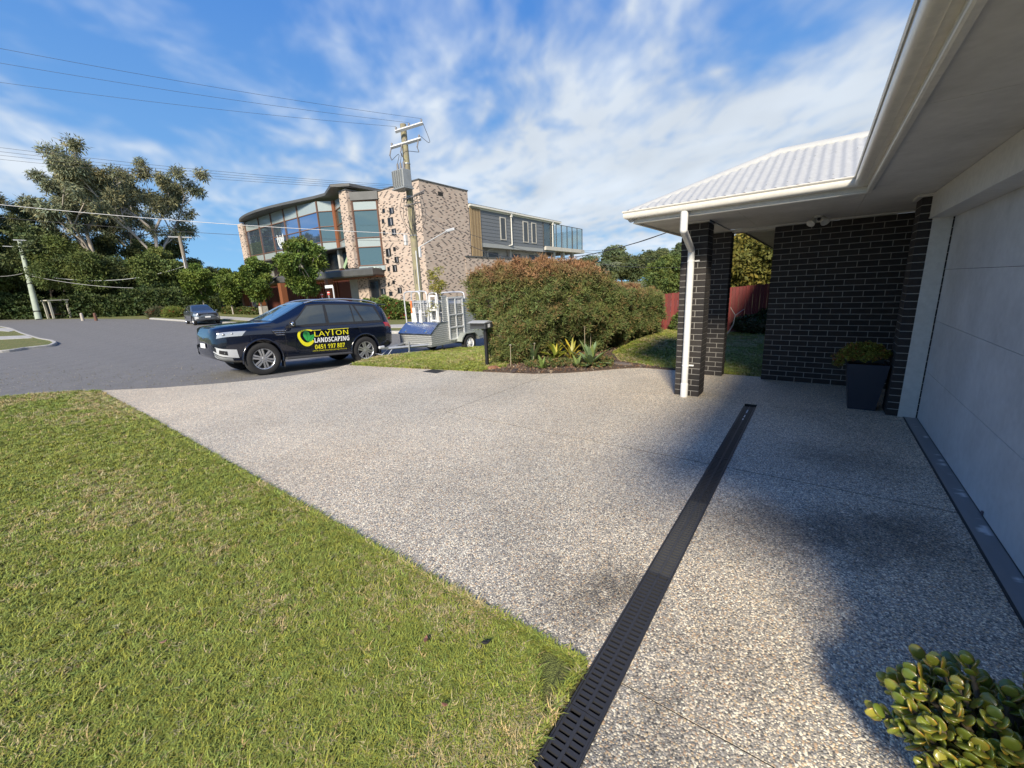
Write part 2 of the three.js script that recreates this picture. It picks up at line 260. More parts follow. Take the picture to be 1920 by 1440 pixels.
// driveway panels with open joints between them
const driveY = (x, z) => yardH(x, z);
const spots = [[-0.16, -3.12, 0.42, 0.7], [0.1, -3.2, 0.3, 0.5], [0.52, -3.34, 0.42, 0.8], [0.72, -3.6, 0.3, 0.6], [0.42, -4.79, 0.4, 0.6], [0.15, -4.6, 0.3, 0.3], [-1.67, -2.14, 0.32, 0.3], [-0.38, -1.12, 0.40, 0.62], [-0.2, -1.7, 0.32, 0.35], [-0.86, -1.80, 0.32, 0.75], [-0.76, -1.98, 0.26, 0.6], [-0.62, -4.1, 0.3, 0.4], [-0.95, -3.9, 0.3, 0.25], [-1.5, -6.7, 0.4, 0.25], [0.35, -6.2, 0.5, 0.3], [0.6, -5.6, 0.5, 0.2], [-5.9, -3.2, 0.8, 0.08], [-7.6, -4.4, 0.9, 0.06]];
function stain(x, y, z) {
  let k = 1; const w = fbm(x * 5, z * 5, 0, 4);
  for (const [a, b, r, s] of spots) { const d = Math.hypot(x - a + 0.25 * (fbm(x * 3 + 7, z * 3, 0, 3) - 0.5), z - b) / r; if (d < 1.6) { const sp = fbm(x * 22 + 5, z * 22, 0, 3); k *= 1 - 0.55 * s * ss(1.5, 0.3, d + 0.9 * (0.5 - w)) * ss(0.16, 0.52, sp + 0.2 * (1 - d)); } }
  const m = fbm(x * 0.9 + 3, z * 0.9, 0, 4), f = fbm(x * 8, z * 8, 0, 2), tan = fbm(x * 0.5 - 9, z * 0.5, 0, 3);
  k *= 0.80 + 0.38 * m + 0.14 * (f - 0.5);
  
  return [k * (1.0 + 0.10 * (tan - 0.5)), k, k * (0.97 - 0.12 * (tan - 0.5))];
}
const driveway = new THREE.Group(); driveway.name = 'driveway'; driveway.userData.kind = 'structure'; scene.add(driveway);
function panel(poly, step = 0.22) { const g = slab(poly, driveY, step, 0, 0.1); paint(g, stain); const m = new THREE.Mesh(g, M.aggregate); m.name = 'concrete_panel'; m.castShadow = m.receiveShadow = true; driveway.add(m); return m; }
const J = 0.0065, XJ = -4.25, DL = -0.68, DR = -0.53, TX = 0.968, ZL = -1.41;
{
  const ge = gardenEdge.filter(([x]) => x < XJ - 0.1), gi = gardenEdge.filter(([x]) => x > XJ + 0.1), zx = (() => { for (let i = 0; i < gardenEdge.length - 1; i++) { const [a, b] = gardenEdge[i], [c, d] = gardenEdge[i + 1]; if (a <= XJ && c > XJ) return lerp(b, d, (XJ - a) / (c - a)); } return -7; })();
  panel([[DL, ZL], ...driveRoad, ...ge.slice(1), [XJ - J, zx], [XJ - J, -4 + J], [DL, -4 + J]], 0.09);
  panel([[XJ + J, -4 - J], [DL, -4 - J], [DL, -6.35 + J], [XJ + J, -6.35 + J]]);
  panel([[XJ + J, -6.35 - J], [TX, -6.35 - J], [TX, -8.28], ...gi.slice().reverse(), [XJ + J, zx]]);
  panel([[DR, ZL - 0.003], [TX, ZL - 0.003], [TX, -4 + J], [DR, -4 + J]], 0.045);
  panel([[DR, -4 - J], [TX, -4 - J], [TX, -6.35 + J], [DR, -6.35 + J]], 0.07);
  panel([[DR, 6], [TX, 6], [TX, ZL + J], [DR, ZL + 0.003]], 0.08);
  const jf = mat([0.022, 0.02, 0.018], 0.95), jb = (x0, x1, z0, z1) => obj('joint_filler', box(x0, x1, -0.06, -0.0025, z0, z1), jf, driveway);
  jb(XJ - 0.012, XJ + 0.012, zx, -3.985); jb(XJ + 0.013, DL, -4.012, -3.988); jb(XJ + 0.013, TX, -6.362, -6.338); jb(DR, TX, -4.012, -3.988); jb(DR, TX, ZL - 0.012, ZL + 0.012);
  // lip where the driveway meets the road gutter: a strip of rusty soil and leaf litter
  const lip = driveRoad.slice(0, -1); struct('gutter_lip', kerbGeo(lip, 1, (x, z) => yardH(x, z) - 0.1, 0.1, 0.075), mat([0.13, 0.085, 0.065], 0.95, 0, { map: dirtT, bumpMap: grainB, bumpScale: 0.01 }));
}
// lawns
const lawnTone = (x, z) => { const a = fbm(x * 0.55 + 20, z * 0.8, 0, 4), b = fbm(x * 2.2, z * 3.0 + 9, 0, 4), c = fbm(x * 0.25, z * 0.3 + 5, 0, 3); return { straw: clamp(ss(0.47, 0.66, a * 0.5 + b * 0.55) * (0.55 + 0.6 * ss(0.35, 0.6, c))), lush: clamp(0.3 + 1.4 * (c - 0.4)) }; };
function lawn(name, poly, step, fn = yardH, lift = 0.0) { const g = slab(poly, fn, step, lift, 0.1); paint(g, (x, y, z) => { const t = lawnTone(x, z).straw; return [lerp(0.75, 1.5, t), lerp(0.85, 1.25, t), lerp(0.6, 1.5, t)]; }); return struct(name, g, M.turf); }
const LAWN = [[DL - 0.012, ZL + 0.012], [DL - 0.012, 9], [-26, 18], ...lawnRoad.slice(0, -1).reverse().map(([x, z], i, a) => i === a.length - 1 ? [x, z + 0.02] : [x, z])];
lawn('front_lawn', LAWN, 0.5);
const gTip = gardenEdge[2];
const VERGE = [...vergeRoad.slice(2).map(([x, z]) => [x + 0.12, z]), gardenEdge[1], gTip, [gTip[0] + 0.25, gTip[1] - 0.5], [-6.3, -8.6], [-6.6, -12], [-7.2, -18]];
lawn('verge_lawn', VERGE, 0.5);
const BED = [...gardenEdge.slice(2), [-2.7, -8.45], [-3.5, -8.75], [-4.05, -9.7], [-4.0, -14.5], [-6.4, -15], [-6.35, -8.6], [gTip[0] + 0.25, gTip[1] - 0.5]];
struct('garden_bed', slab(BED, (x, z) => yardH(x, z) + 0.05 * fbm(x * 2, z * 2, 0, 3), 0.4, 0.0, 0.12), M.mulch);
const backY = (x, z) => 0.16 * ss(-8.6, -11.5, z) * ss(-1.6, -3.6, x) - 0.02;
const BACK = [[-2.45, -8.29], [4, -8.29], [4, -22], [-4.2, -22], [-4.0, -14.5], [-4.05, -9.7], [-3.5, -8.75], [-2.7, -8.45]];
lawn('back_lawn', BACK, 0.5, backY, 0.0);

// ───────────── the house on the right ─────────────
const house = thing('house', 'house with white garage door, dark brick porch and pale corrugated hip roof', 'house');
const SOF = 2.525, GX = 0.30, PZ = -5.72, LX = -2.1, EZ = 0.31;
function part(name, parent = house) { const g = new THREE.Group(); g.name = name; parent.add(g); return g; }
// sweep a profile [out, y] along a plan line with mitred corners; the outside is to the left of travel
function sweep(path, prof, close = true) {
  const n = path.length, off = path.map((p, i) => {
    const a = path[Math.max(0, i - 1)], b = path[Math.min(n - 1, i + 1)];
    const d1 = i ? [p[0] - a[0], p[1] - a[1]] : null, d2 = i < n - 1 ? [b[0] - p[0], b[1] - p[1]] : null, nm = (d) => { const l = Math.hypot(...d); return [-d[1] / l, d[0] / l]; };
    const n1 = d1 ? nm(d1) : nm(d2), n2 = d2 ? nm(d2) : n1, s = [n1[0] + n2[0], n1[1] + n2[1]], k = 2 / (s[0] * s[0] + s[1] * s[1]); return [s[0] * k, s[1] * k];
  });
  const out = [], m = prof.length;
  for (let i = 0; i < n - 1; i++) {
    const P = [];
    for (let k = 0; k < (close ? m : m - 1); k++) {
      const q = [[i, k], [i + 1, k], [i + 1, (k + 1) % m], [i, (k + 1) % m]].map(([a, b]) => [path[a][0] + off[a][0] * prof[b][0], prof[b][1], path[a][1] + off[a][1] * prof[b][0]]);
      P.push(...q[0], ...q[1], ...q[2], ...q[0], ...q[2], ...q[3]);
    }
    const g = new THREE.BufferGeometry(); g.setAttribute('position', new THREE.Float32BufferAttribute(P, 3)); g.computeVertexNormals(); out.push(g);
  }
  return out;
}
const eave = [[LX, -8.7], [LX, PZ], [GX, PZ], [GX, EZ], [7.5, EZ]].map(([x, z]) => [x, z]);
{
  const gp = [[0.0, 2.655], [0.0, 2.580], [0.006, 2.566], [0.045, 2.563], [0.048, 2.560], [0.052, 2.563], [0.085, 2.560], [0.104, 2.568], [0.116, 2.586], [0.119, 2.612], [0.116, 2.634], [0.122, 2.640], [0.130, 2.647], [0.130, 2.658], [0.121, 2.664], [0.112, 2.658], [0.110, 2.61], [0.08, 2.575], [0.01, 2.58]];
  const rev = eave.slice();
  obj('gutter', sweep(rev, gp).map((g) => toCreasedNormals(g, 0.9)), M.gutter, house);
  const fp = [[-0.022, 2.500], [0.004, 2.500], [0.014, 2.506], [0.016, 2.516], [0.008, 2.522], [0.007, 2.528], [0.013, 2.536], [0.011, 2.562], [-0.002, 2.65], [-0.022, 2.65]];
  obj('fascia', sweep(rev, fp), M.gutter, house);
}
{ // eave lining in sheets with open joints
  const sh = (x0, x1, z0, z1) => { const s = obj('soffit_sheet', box(x0 + 0.002, x1 - 0.002, SOF, SOF + 0.009, z0 + 0.002, z1 - 0.002), M.soffit, house); return s; };
  for (const [a, b] of [[-5.7, -3.1], [-3.1, -0.6], [-0.6, EZ - 0.02]]) sh(GX - 0.015, 0.93, a, b);
  for (const [a, b] of [[LX + 0.02, -0.9], [-0.9, GX], [GX, 2.4]]) sh(a, b, -8.05, a > 0.2 ? -5.7 : PZ + 0.0);
  obj('soffit_sheet', box(0.93, 2.4, SOF + 0.001, SOF + 0.009, -5.7, -6.2), M.soffit, house);
  obj('soffit_sheet', box(-1.09, -0.66, 2.47, 2.479, -16, -8.32), M.soffit, house);
  obj('soffit_sheet', box(LX + 0.02, -1.65, SOF, SOF + 0.009, -8.68, -8.052), M.soffit, house);
}
obj('rear_fascia', [box(-1.12, -1.09, 2.455, 2.64, -16, -8.36)], mat([0.05, 0.05, 0.055], 0.5), house);
obj('porch_beam', [box(-1.63, -0.66, 2.475, SOF, -8.33, -8.07), box(-1.63, -1.30, 2.51, SOF - 0.001, -8.05, -6.45), box(-0.67, 2.4, 2.5, SOF - 0.001, -8.085, -8.03), box(-1.65, -1.30, 2.5, SOF - 0.002, -6.78, -6.405)], M.white, house);
obj('cornice', [box(-0.66, 2.4, 2.497, SOF - 0.003, -8.029, -8.012), box(0.775, 0.925, 2.495, SOF - 0.002, -6.90, -6.505), box(0.90, 0.918, 2.50, SOF - 0.002, -6.50, -0.3)], M.white, house);

// brickwork: mortar core with every brick its own piece
const BW = 0.230, BH = 0.076, BD = 0.110, CH = 0.086;
const bGeo = new Map();
function brickGeo(w, d) { const k = w.toFixed(3) + d.toFixed(3); if (!bGeo.has(k)) bGeo.set(k, triUV(clean(new THREE.BoxGeometry(w, BH, d)))); return bGeo.get(k); }
let bCount = 0;
function brick(parent, x, y, z, w, d, list) {
  if (list) { list.push(new THREE.BoxGeometry(w, BH, d).translate(x, y, z)); return; }
  const m = new THREE.Mesh(brickGeo(w, d), M.bricks[Math.floor(h3(bCount++, 5, 77) * 4)]); m.name = 'brick'; m.position.set(x, y, z + (h3(bCount, 6, 3) - 0.5) * 0.002); m.castShadow = m.receiveShadow = true; parent.add(m);
}
{
  const wall = part('porch_wall'), x0 = -0.66, far = [];
  obj('mortar', box(x0 + 0.004, 2.4, -0.02, 2.497, -8.30, -8.0645), M.mortar, wall);
  for (let c = 0; c < 29; c++) {
    const y = c * CH + BH / 2 + 0.006; let x = x0;
    const first = c % 2 ? 0.110 : BW;
    for (let k = 0; x < 2.35; k++) { const w = k ? BW : first; if (x + w > 1.0) brick(wall, x + w / 2, y, -8.115, w, BD, far); else brick(wall, x + w / 2, y, -8.115, w, BD); x += w + 0.01; }
  }
  const f = obj('brick_rows', far, M.bricks[0], wall); f.userData.kind = 'stuff';
  // a course of bricks round the corner of the wall end
  const end = []; for (let c = 0; c < 29; c++) for (let k = 0; k < 1; k++) end.push(new THREE.BoxGeometry(0.004, BH, 0.12).translate(x0 + 0.003, c * CH + BH / 2 + 0.006, -8.24));
  const e = obj('brick_rows', end, M.bricks[1], wall); e.userData.kind = 'stuff';
}
function column(name, x0, x1, z0, z1, solo, top = 29, wait = house) {
  const col = part(name), W = x1 - x0, D = z1 - z0, list = solo ? null : [];
  obj('mortar', box(x0 + 0.005, x1 - 0.005, -0.02, top * CH, z0 + 0.005, z1 - 0.005), M.mortar, col);
  const a = 0.110;
  for (let c = 0; c < top; c++) {
    const y = c * CH + BH / 2 + 0.006, fl = c % 2;   // pinwheel bond, mirrored every course
    const w = W - a - 0.01, d = D - a - 0.01;
    if (!fl) { brick(col, x0 + w / 2, y, z1 - a / 2, w, a, list); brick(col, x1 - a / 2, y, z1 - d / 2, a, d, list); brick(col, x1 - w / 2, y, z0 + a / 2, w, a, list); brick(col, x0 + a / 2, y, z0 + d / 2, a, d, list); }
    else { brick(col, x1 - w / 2, y, z1 - a / 2, w, a, list); brick(col, x0 + a / 2, y, z1 - d / 2, a, d, list); brick(col, x0 + w / 2, y, z0 + a / 2, w, a, list); brick(col, x1 - a / 2, y, z0 + d / 2, a, d, list); }
  }
  if (list) { const f = obj('brick_courses', list, M.bricks[0], col); f.userData.kind = 'stuff'; }
  return col;
}
column('brick_column', -1.66, -1.31, -6.77, -6.42, true);
column('brick_column', -1.62, -1.275, -8.30, -8.05, false);
column('brick_pillar', 0.813, 1.16, -6.89, -6.54, false);
obj('wall', [box(1.16, 2.4, 0, 2.5, -6.88, -6.60), box(2.4, 2.65, 0, 2.5, -8.3, -6.6), box(-0.65, -0.42, 0, 2.5, -16, -8.305), box(1.0, 1.25, 0, 2.5, -1.68, -0.29), box(1.25, 7.2, 0, 2.5, -0.5, -0.29), box(6.95, 7.2, 0, 2.5, -16, -0.5)], mat([0.045, 0.04, 0.04], 0.8, 0, { map: brickT }), house);
obj('ceiling', box(1.25, 6.95, 2.53, 2.55, -16, -0.5), M.white, house);
// garage door and its surround
{
  const dz0 = -6.585, dz1 = -1.70, ys = [0.012, 0.582, 1.159, 1.716, 2.274];
  const door = part('garage_door');
  for (let i = 0; i < 4; i++) obj('door_panel', box(1.092, 1.14, ys[i] + 0.0015, ys[i + 1] - 0.0015, dz0, dz1), M.door, door);
  obj('seal', [box(1.09, 1.14, -0.004, 0.012, dz0, dz1), box(1.086, 1.13, 0, 2.27, dz0 - 0.012, dz0 - 0.001)], M.black, door);
  obj('guide', [box(1.075, 1.088, 2.16, 2.25, -6.566, -6.556)], M.white, door);
  obj('tag', [box(1.080, 1.090, 0.02, 0.045, -4.02, -4.0)], mat([0.12, 0.09, 0.10], 0.7), door);
  obj('door_jamb', box(0.921, 1.078, 0.0, 2.262, -6.60, -6.531), M.white, house); obj('door_jamb', box(0.921, 1.078, 0, 2.262, -1.70, -1.68), M.white, house);
  obj('lintel', [box(0.893, 1.085, 2.262, 2.5205, -6.60, -1.68), box(0.889, 0.893, 2.262, 2.276, -6.60, -1.68)], M.white, house);
  // the metal threshold strip with rubber edges and paint scuffs
  const th = part('door_threshold');
  const strip = extr([[0.980, 0], [0.985, 0.008], [1.088, 0.012], [1.088, 0]], 4.87).translate(0, 0, -6.56), sg = paint(triUV(clean(new THREE.BoxGeometry(0.108, 0.01, 4.85, 4, 1, 400).translate(1.034, 0.004, -4.12))), (x, y, z) => { const u = (x - 0.98) / 0.108, n = fbm(z * 9, u * 1.2, 0, 4), s = ss(0.60, 0.66, n) * ss(0.25, 0.5, u) * ss(1.0, 0.9, u); const b = 0.19 + 0.08 * fbm(z * 3, u * 2, 0, 3); return [lerp(b, 0.6, s), lerp(b * 1.04, 0.62, s), lerp(b * 1.05, 0.62, s)]; });
  obj('metal_strip', sg, mat([1, 1, 1], 0.55, 0.2, { vertexColors: true }), th, false);
  obj('rubber_edge', [box(0.9685, 0.9795, -0.02, 0.009, -6.545, -1.7), box(1.0885, 1.0915, 0, 0.013, -6.545, -1.7)], M.black, th);
}
{ // roofs
  const T = Math.tan(25 * D2R), Y0 = 2.632, zr = -7.2, yr = Y0 + (-5.6 - zr) * T, xl = -2.22, xp = xl + (-5.6 - zr), P = [], pitch = 0.1;
  const wave = (x) => 0.0085 * Math.cos(x / pitch * 2 * Math.PI);
  // front slope, corrugated, clipped by the hip
  const NX = 420, xr = 2.2;
  for (let i = 0; i < NX; i++) {
    const a = lerp(xl, xr, i / NX), b = lerp(xl, xr, (i + 1) / NX), top = (x) => Math.max(zr, -5.6 - Math.max(0, x - xl)), pt = (x, z) => [x, Y0 + (-5.6 - z) * T + wave(x) + 0.012, z];
    const q = [pt(a, -5.655), pt(b, -5.655), pt(b, Math.min(-5.655, top(b))), pt(a, Math.min(-5.655, top(a)))]; P.push(...q[0], ...q[1], ...q[2], ...q[0], ...q[2], ...q[3]);
  }
  const g = new THREE.BufferGeometry(); g.setAttribute('position', new THREE.Float32BufferAttribute(P, 3)); const gg = mergeVertices(g, 1e-4); gg.computeVertexNormals();
  const rm = mat([0.44, 0.445, 0.43], 0.55, 0, { map: grainT });
  const roof = obj('porch_roof', gg, rm, house);
  obj('ridge_cap', [rod(V3(xl + 0.06, Y0 - 0.03, -5.68), V3(xp, yr - 0.03, zr), 0.085, 0.085, 16), rod(V3(xp, yr - 0.03, zr), V3(xr, yr - 0.03, zr), 0.085, 0.085, 16), new THREE.SphereGeometry(0.087, 16, 12).translate(xp, yr - 0.03, zr)], rm, roof);
  const sc = []; for (let i = 0; i < 22; i++) for (const t of [0.06, 0.62]) { const x = -2.0 + i * 0.1 * 2, z = lerp(-5.7, zr, t); if (x < 1.9 && z > -5.6 - (x - xl)) sc.push(new THREE.SphereGeometry(0.006, 6, 5).translate(x, Y0 + (-5.6 - z) * T + 0.024, z)); }
  obj('screw', sc, M.galv, roof).userData.kind = 'stuff';
  // hidden slopes: left hip, back of the porch, garage roof with its hip end
  const F = (...q) => { const a = []; for (const [p, r, s] of q) a.push(...p, ...r, ...s); const b = new THREE.BufferGeometry(); b.setAttribute('position', new THREE.Float32BufferAttribute(a, 3)); b.computeVertexNormals(); return b; };
  const pk = [xp, yr, zr], e1 = [xl, Y0, -5.62], e2 = [xl, Y0, -8.8], pe = [xr, yr, zr], e3 = [xr, Y0, -8.8], GXo = 0.175, gr = 3.7, gy = Y0 + (gr - GXo) * T;
  obj('main_roof', F([e1, pk, e2], [pk, pe, e3], [pk, e3, e2], [[GXo, Y0, EZ + 0.12], [gr, gy, EZ + 0.12 - (gr - GXo)], [GXo, Y0, -16]], [[gr, gy, EZ + 0.12 - (gr - GXo)], [gr, gy, -16], [GXo, Y0, -16]], [[GXo, Y0, EZ + 0.12], [7.3, Y0, EZ + 0.12], [gr, gy, EZ + 0.12 - (gr - GXo)]], [[gr, gy, EZ + 0.12 - (gr - GXo)], [7.3, Y0, EZ + 0.12], [7.3, Y0, -16]], [[gr, gy, EZ + 0.12 - (gr - GXo)], [7.3, Y0, -16], [gr, gy, -16]], [[-1.12, 2.62, -16], [GXo, 3.2, -16], [-1.12, 2.62, -8.4]], [[GXo, 3.2, -16], [GXo, 3.2, -8.4], [-1.12, 2.62, -8.4]]), rm, house);
}
{ // downpipe with swan neck, socket and wall clips
  const p = new THREE.CurvePath(); const a = V3(-1.445, 2.565, -5.66), b = V3(-1.445, 2.34, -5.66), c = V3(-1.505, 2.14, -6.365), d = V3(-1.505, 0.0, -6.365);
  const dp = obj('downpipe', [rod(b, a, 0.046, 0.046, 20), rod(b, c, 0.0455, 0.0455, 20), rod(d, c, 0.046, 0.046, 20), new THREE.SphereGeometry(0.046, 16, 12).translate(b.x, b.y, b.z), new THREE.SphereGeometry(0.046, 16, 12).translate(c.x, c.y, c.z)], mat([0.76, 0.75, 0.72], 0.4, 0, { map: grainT }), house);
  obj('socket', [rod(V3(-1.505, 0.0, -6.365), V3(-1.505, 0.20, -6.365), 0.053, 0.053, 20), rod(V3(-1.505, 0.2, -6.365), V3(-1.505, 0.215, -6.365), 0.053, 0.047, 20)], mat([0.76, 0.75, 0.72], 0.4), dp);
  for (const y of [0.47, 1.98]) obj('clip', [rod(V3(-1.505, y, -6.365), V3(-1.505, y + 0.022, -6.365), 0.05, 0.05, 20), box(-1.47, -1.40, y, y + 0.02, -6.42, -6.405)], mat([0.76, 0.75, 0.72], 0.4), dp);
}
{ // twin spotlight under the porch ceiling
  const t = thing('porch_spotlight', 'small white twin spotlight fixed to the porch ceiling before the dark brick wall', 'light fitting', [-0.106, SOF, -7.45]);
  obj('base', new THREE.CylinderGeometry(0.055, 0.06, 0.028, 24).translate(0, -0.014, 0), M.white, t);
  obj('sensor', [new THREE.SphereGeometry(0.022, 14, 10).translate(0.01, -0.05, 0.02), rod(V3(0, -0.02, 0), V3(0.01, -0.05, 0.02), 0.012)], M.rubber, t);
  for (const s of [-1, 1]) { const h = new THREE.LatheGeometry([[0.0, 0.06], [0.03, 0.055], [0.04, 0.03], [0.052, -0.03], [0.054, -0.04], [0.048, -0.038], [0.0, -0.03]].map(([a, b]) => new THREE.Vector2(a, b)), 20).rotateX(-0.7).rotateZ(s * 0.5).translate(s * 0.068, -0.075, 0.02); const l = obj('lamp_head', h, M.white, t); obj('arm', rod(V3(0, -0.02, 0), V3(s * 0.06, -0.05, 0.01), 0.009), M.white, l); }
}
{ // channel drain
  const t = thing('channel_drain', 'long black slotted drain channel set into the pebble driveway', 'drain', [0, 0, 0]);
  const zA = -6.205, L = 1.0, gm = mat([0.034, 0.034, 0.036], 0.5, 0, { map: grainT }), gm2 = mat([0.055, 0.055, 0.055], 0.6, 0, { map: grainT }), n = 9;
  obj('trough', [box(DL + 0.002, DL + 0.012, -0.12, -0.004, zA, 3), box(DR - 0.012, DR - 0.002, -0.12, -0.004, zA, 3), box(DL, DR, -0.13, -0.12, zA, 3), box(DL, DR, -0.12, -0.004, zA - 0.01, zA)], M.black, t);
  obj('rim', [box(DL + 0.0015, DL + 0.009, -0.012, 0.0045, zA, 3), box(DR - 0.009, DR - 0.0015, -0.012, 0.0045, zA, 3)], gm, t);
  for (let i = 0; i < n; i++) {
    const z0 = zA + i * L + 0.002, z1 = z0 + L - 0.004, x0 = DL + 0.0105, x1 = DR - 0.0105, xm = (x0 + x1) / 2, g = [box(x0, x0 + 0.010, -0.016, 0.002, z0, z1), box(x1 - 0.010, x1, -0.016, 0.002, z0, z1), box(xm - 0.007, xm + 0.007, -0.016, 0.003, z0, z1), box(x0 + 0.010, x1 - 0.010, -0.016, 0.0015, z0, z0 + 0.014), box(x0 + 0.010, x1 - 0.010, -0.016, 0.0015, z1 - 0.014, z1)];
    const dz = 0.0305; for (let k = 1; k < 32; k++) { const z = z0 + 0.012 + k * dz; if (z < z1 - 0.02) g.push(box(x0 + 0.0099, xm - 0.0069, -0.016, 0.0012, z - 0.0085, z + 0.0085), box(xm + 0.0069, x1 - 0.0099, -0.016, 0.0012, z - 0.0085, z + 0.0085)); }
    const gr = obj('grate', g, i === 3 ? gm2 : gm, t); gr.position.y = 0.001 * (h3(i, 3, 5) - 0.2); gr.rotation.z = 0.004 * (h3(i, 7, 5) - 0.5);
    if (i === 0) { const film = []; for (const [z, l] of [[-5.95, 0.14], [-5.72, 0.09], [-5.58, 0.06]]) film.push(box(xm - 0.006, xm + 0.007, 0.0035, 0.0042, z - l / 2, z + l / 2)); obj('film_reflection', film, mat([0.62, 0.66, 0.68], 0.6), gr); }  // pale film strips with the white reflections put into their colour
  }
}
{ // pit lid in the driveway
  const a = hitH(793, 697, yardH), b = hitH(830, 697, yardH), c = hitH(812, 694.5, yardH), t = thing('pit_lid', 'small dark square pit lid set flush in the driveway near the verge grass', 'pit lid', [a.x * 0.5 + b.x * 0.5, yardH(a.x, a.z) + 0.002, a.z * 0.5 + b.z * 0.5 - 0.05]);
  obj('frame', [box(-0.22, 0.22, -0.03, 0.004, -0.15, -0.12), box(-0.22, 0.22, -0.03, 0.004, 0.12, 0.15), box(-0.22, -0.19, -0.03, 0.004, -0.12, 0.12), box(0.19, 0.22, -0.03, 0.004, -0.12, 0.12)], M.black, t);
  const g = []; for (let i = 0; i < 9; i++) g.push(box(-0.19, 0.19, -0.02, 0.003, -0.118 + i * 0.027, -0.100 + i * 0.027)); obj('grille', g, M.rubber, t);
}

// ───────────── the brick and glass building across the road ─────────────
const XB = -23.79, ZB = -21.67, GB = -0.35;
const facadeT = (() => {
  const W = 1024, nb = 16, nc = 44, bw = W / nb, bh = W / nc;
  return tex(W, W, 3.84, (x, y) => {
    const c = Math.floor(y / bh), sh = c % 2 ? 0.5 : 0, u = (x / bw + sh) % nb, b = Math.floor(u), fx = (u - b) * bw, fy = y - c * bh, joint = fx < 2.6 || fy < 2.6;
    if (joint) return [0.40, 0.36, 0.31];
    const k = h3(b, c, 91), g = 0.9 + 0.2 * h3(x, y, 92), n = h3(b, c, 93);
    if ((b + Math.floor(h3(7, c, 95) * 3)) % 3 === 0 && k < 0.66 && fx < bw * 0.9 && fy > bh * 0.24) return [0.07 * g, 0.055 * g, 0.052 * g];
    const t = h3(b, c, 94); return [lerp(0.44, 0.52, n) * g, lerp(0.35, 0.43, n) * lerp(1, 0.94, t) * g, lerp(0.285, 0.355, n) * lerp(1, 0.92, t) * g];
  }, true, 3.784);
})();
M.facade = mat([1, 1, 1], 0.9, 0, { map: facadeT });
M.bronze = mat([0.075, 0.068, 0.062], 0.5);
M.zinc = mat([0.115, 0.118, 0.118], 0.5, 0.1, { map: dirtT });
M.timber = mat([0.24, 0.085, 0.035], 0.6, 0, { map: grainT });
M.mullion = mat([0.15, 0.085, 0.06], 0.5);
M.render = mat([0.55, 0.53, 0.48], 0.85, 0, { map: dirtT });
M.pane = mat([0.30, 0.40, 0.56], 0.02, 0.9);
M.paneGreen = mat([0.20, 0.27, 0.25], 0.03, 0.8);
M.spandrel = mat([0.36, 0.42, 0.42], 0.25, 0.1, { clearcoat: 0.6, clearcoatRoughness: 0.05, map: grainT });
M.darkGlass = mat([0.012, 0.014, 0.017], 0.2);
M.clad = mat([0.155, 0.168, 0.185], 0.6, 0, { map: grainT });
M.dark = mat([0.02, 0.018, 0.017], 0.9);
const bld = thing('club_building', 'three storey building of speckled pink brick with a curved glass front and grey clad wing', 'building');
const z2 = (x, y) => [430 + x / 5.189, 320 + y / 5.189], z4 = (x, y) => [540 + x / 8, 380 + y / 8], z5 = (x, y) => [860 + x / 7.68, 380 + y / 7.68], z6 = (x, y) => [440 + x / 9, 340 + y / 9];
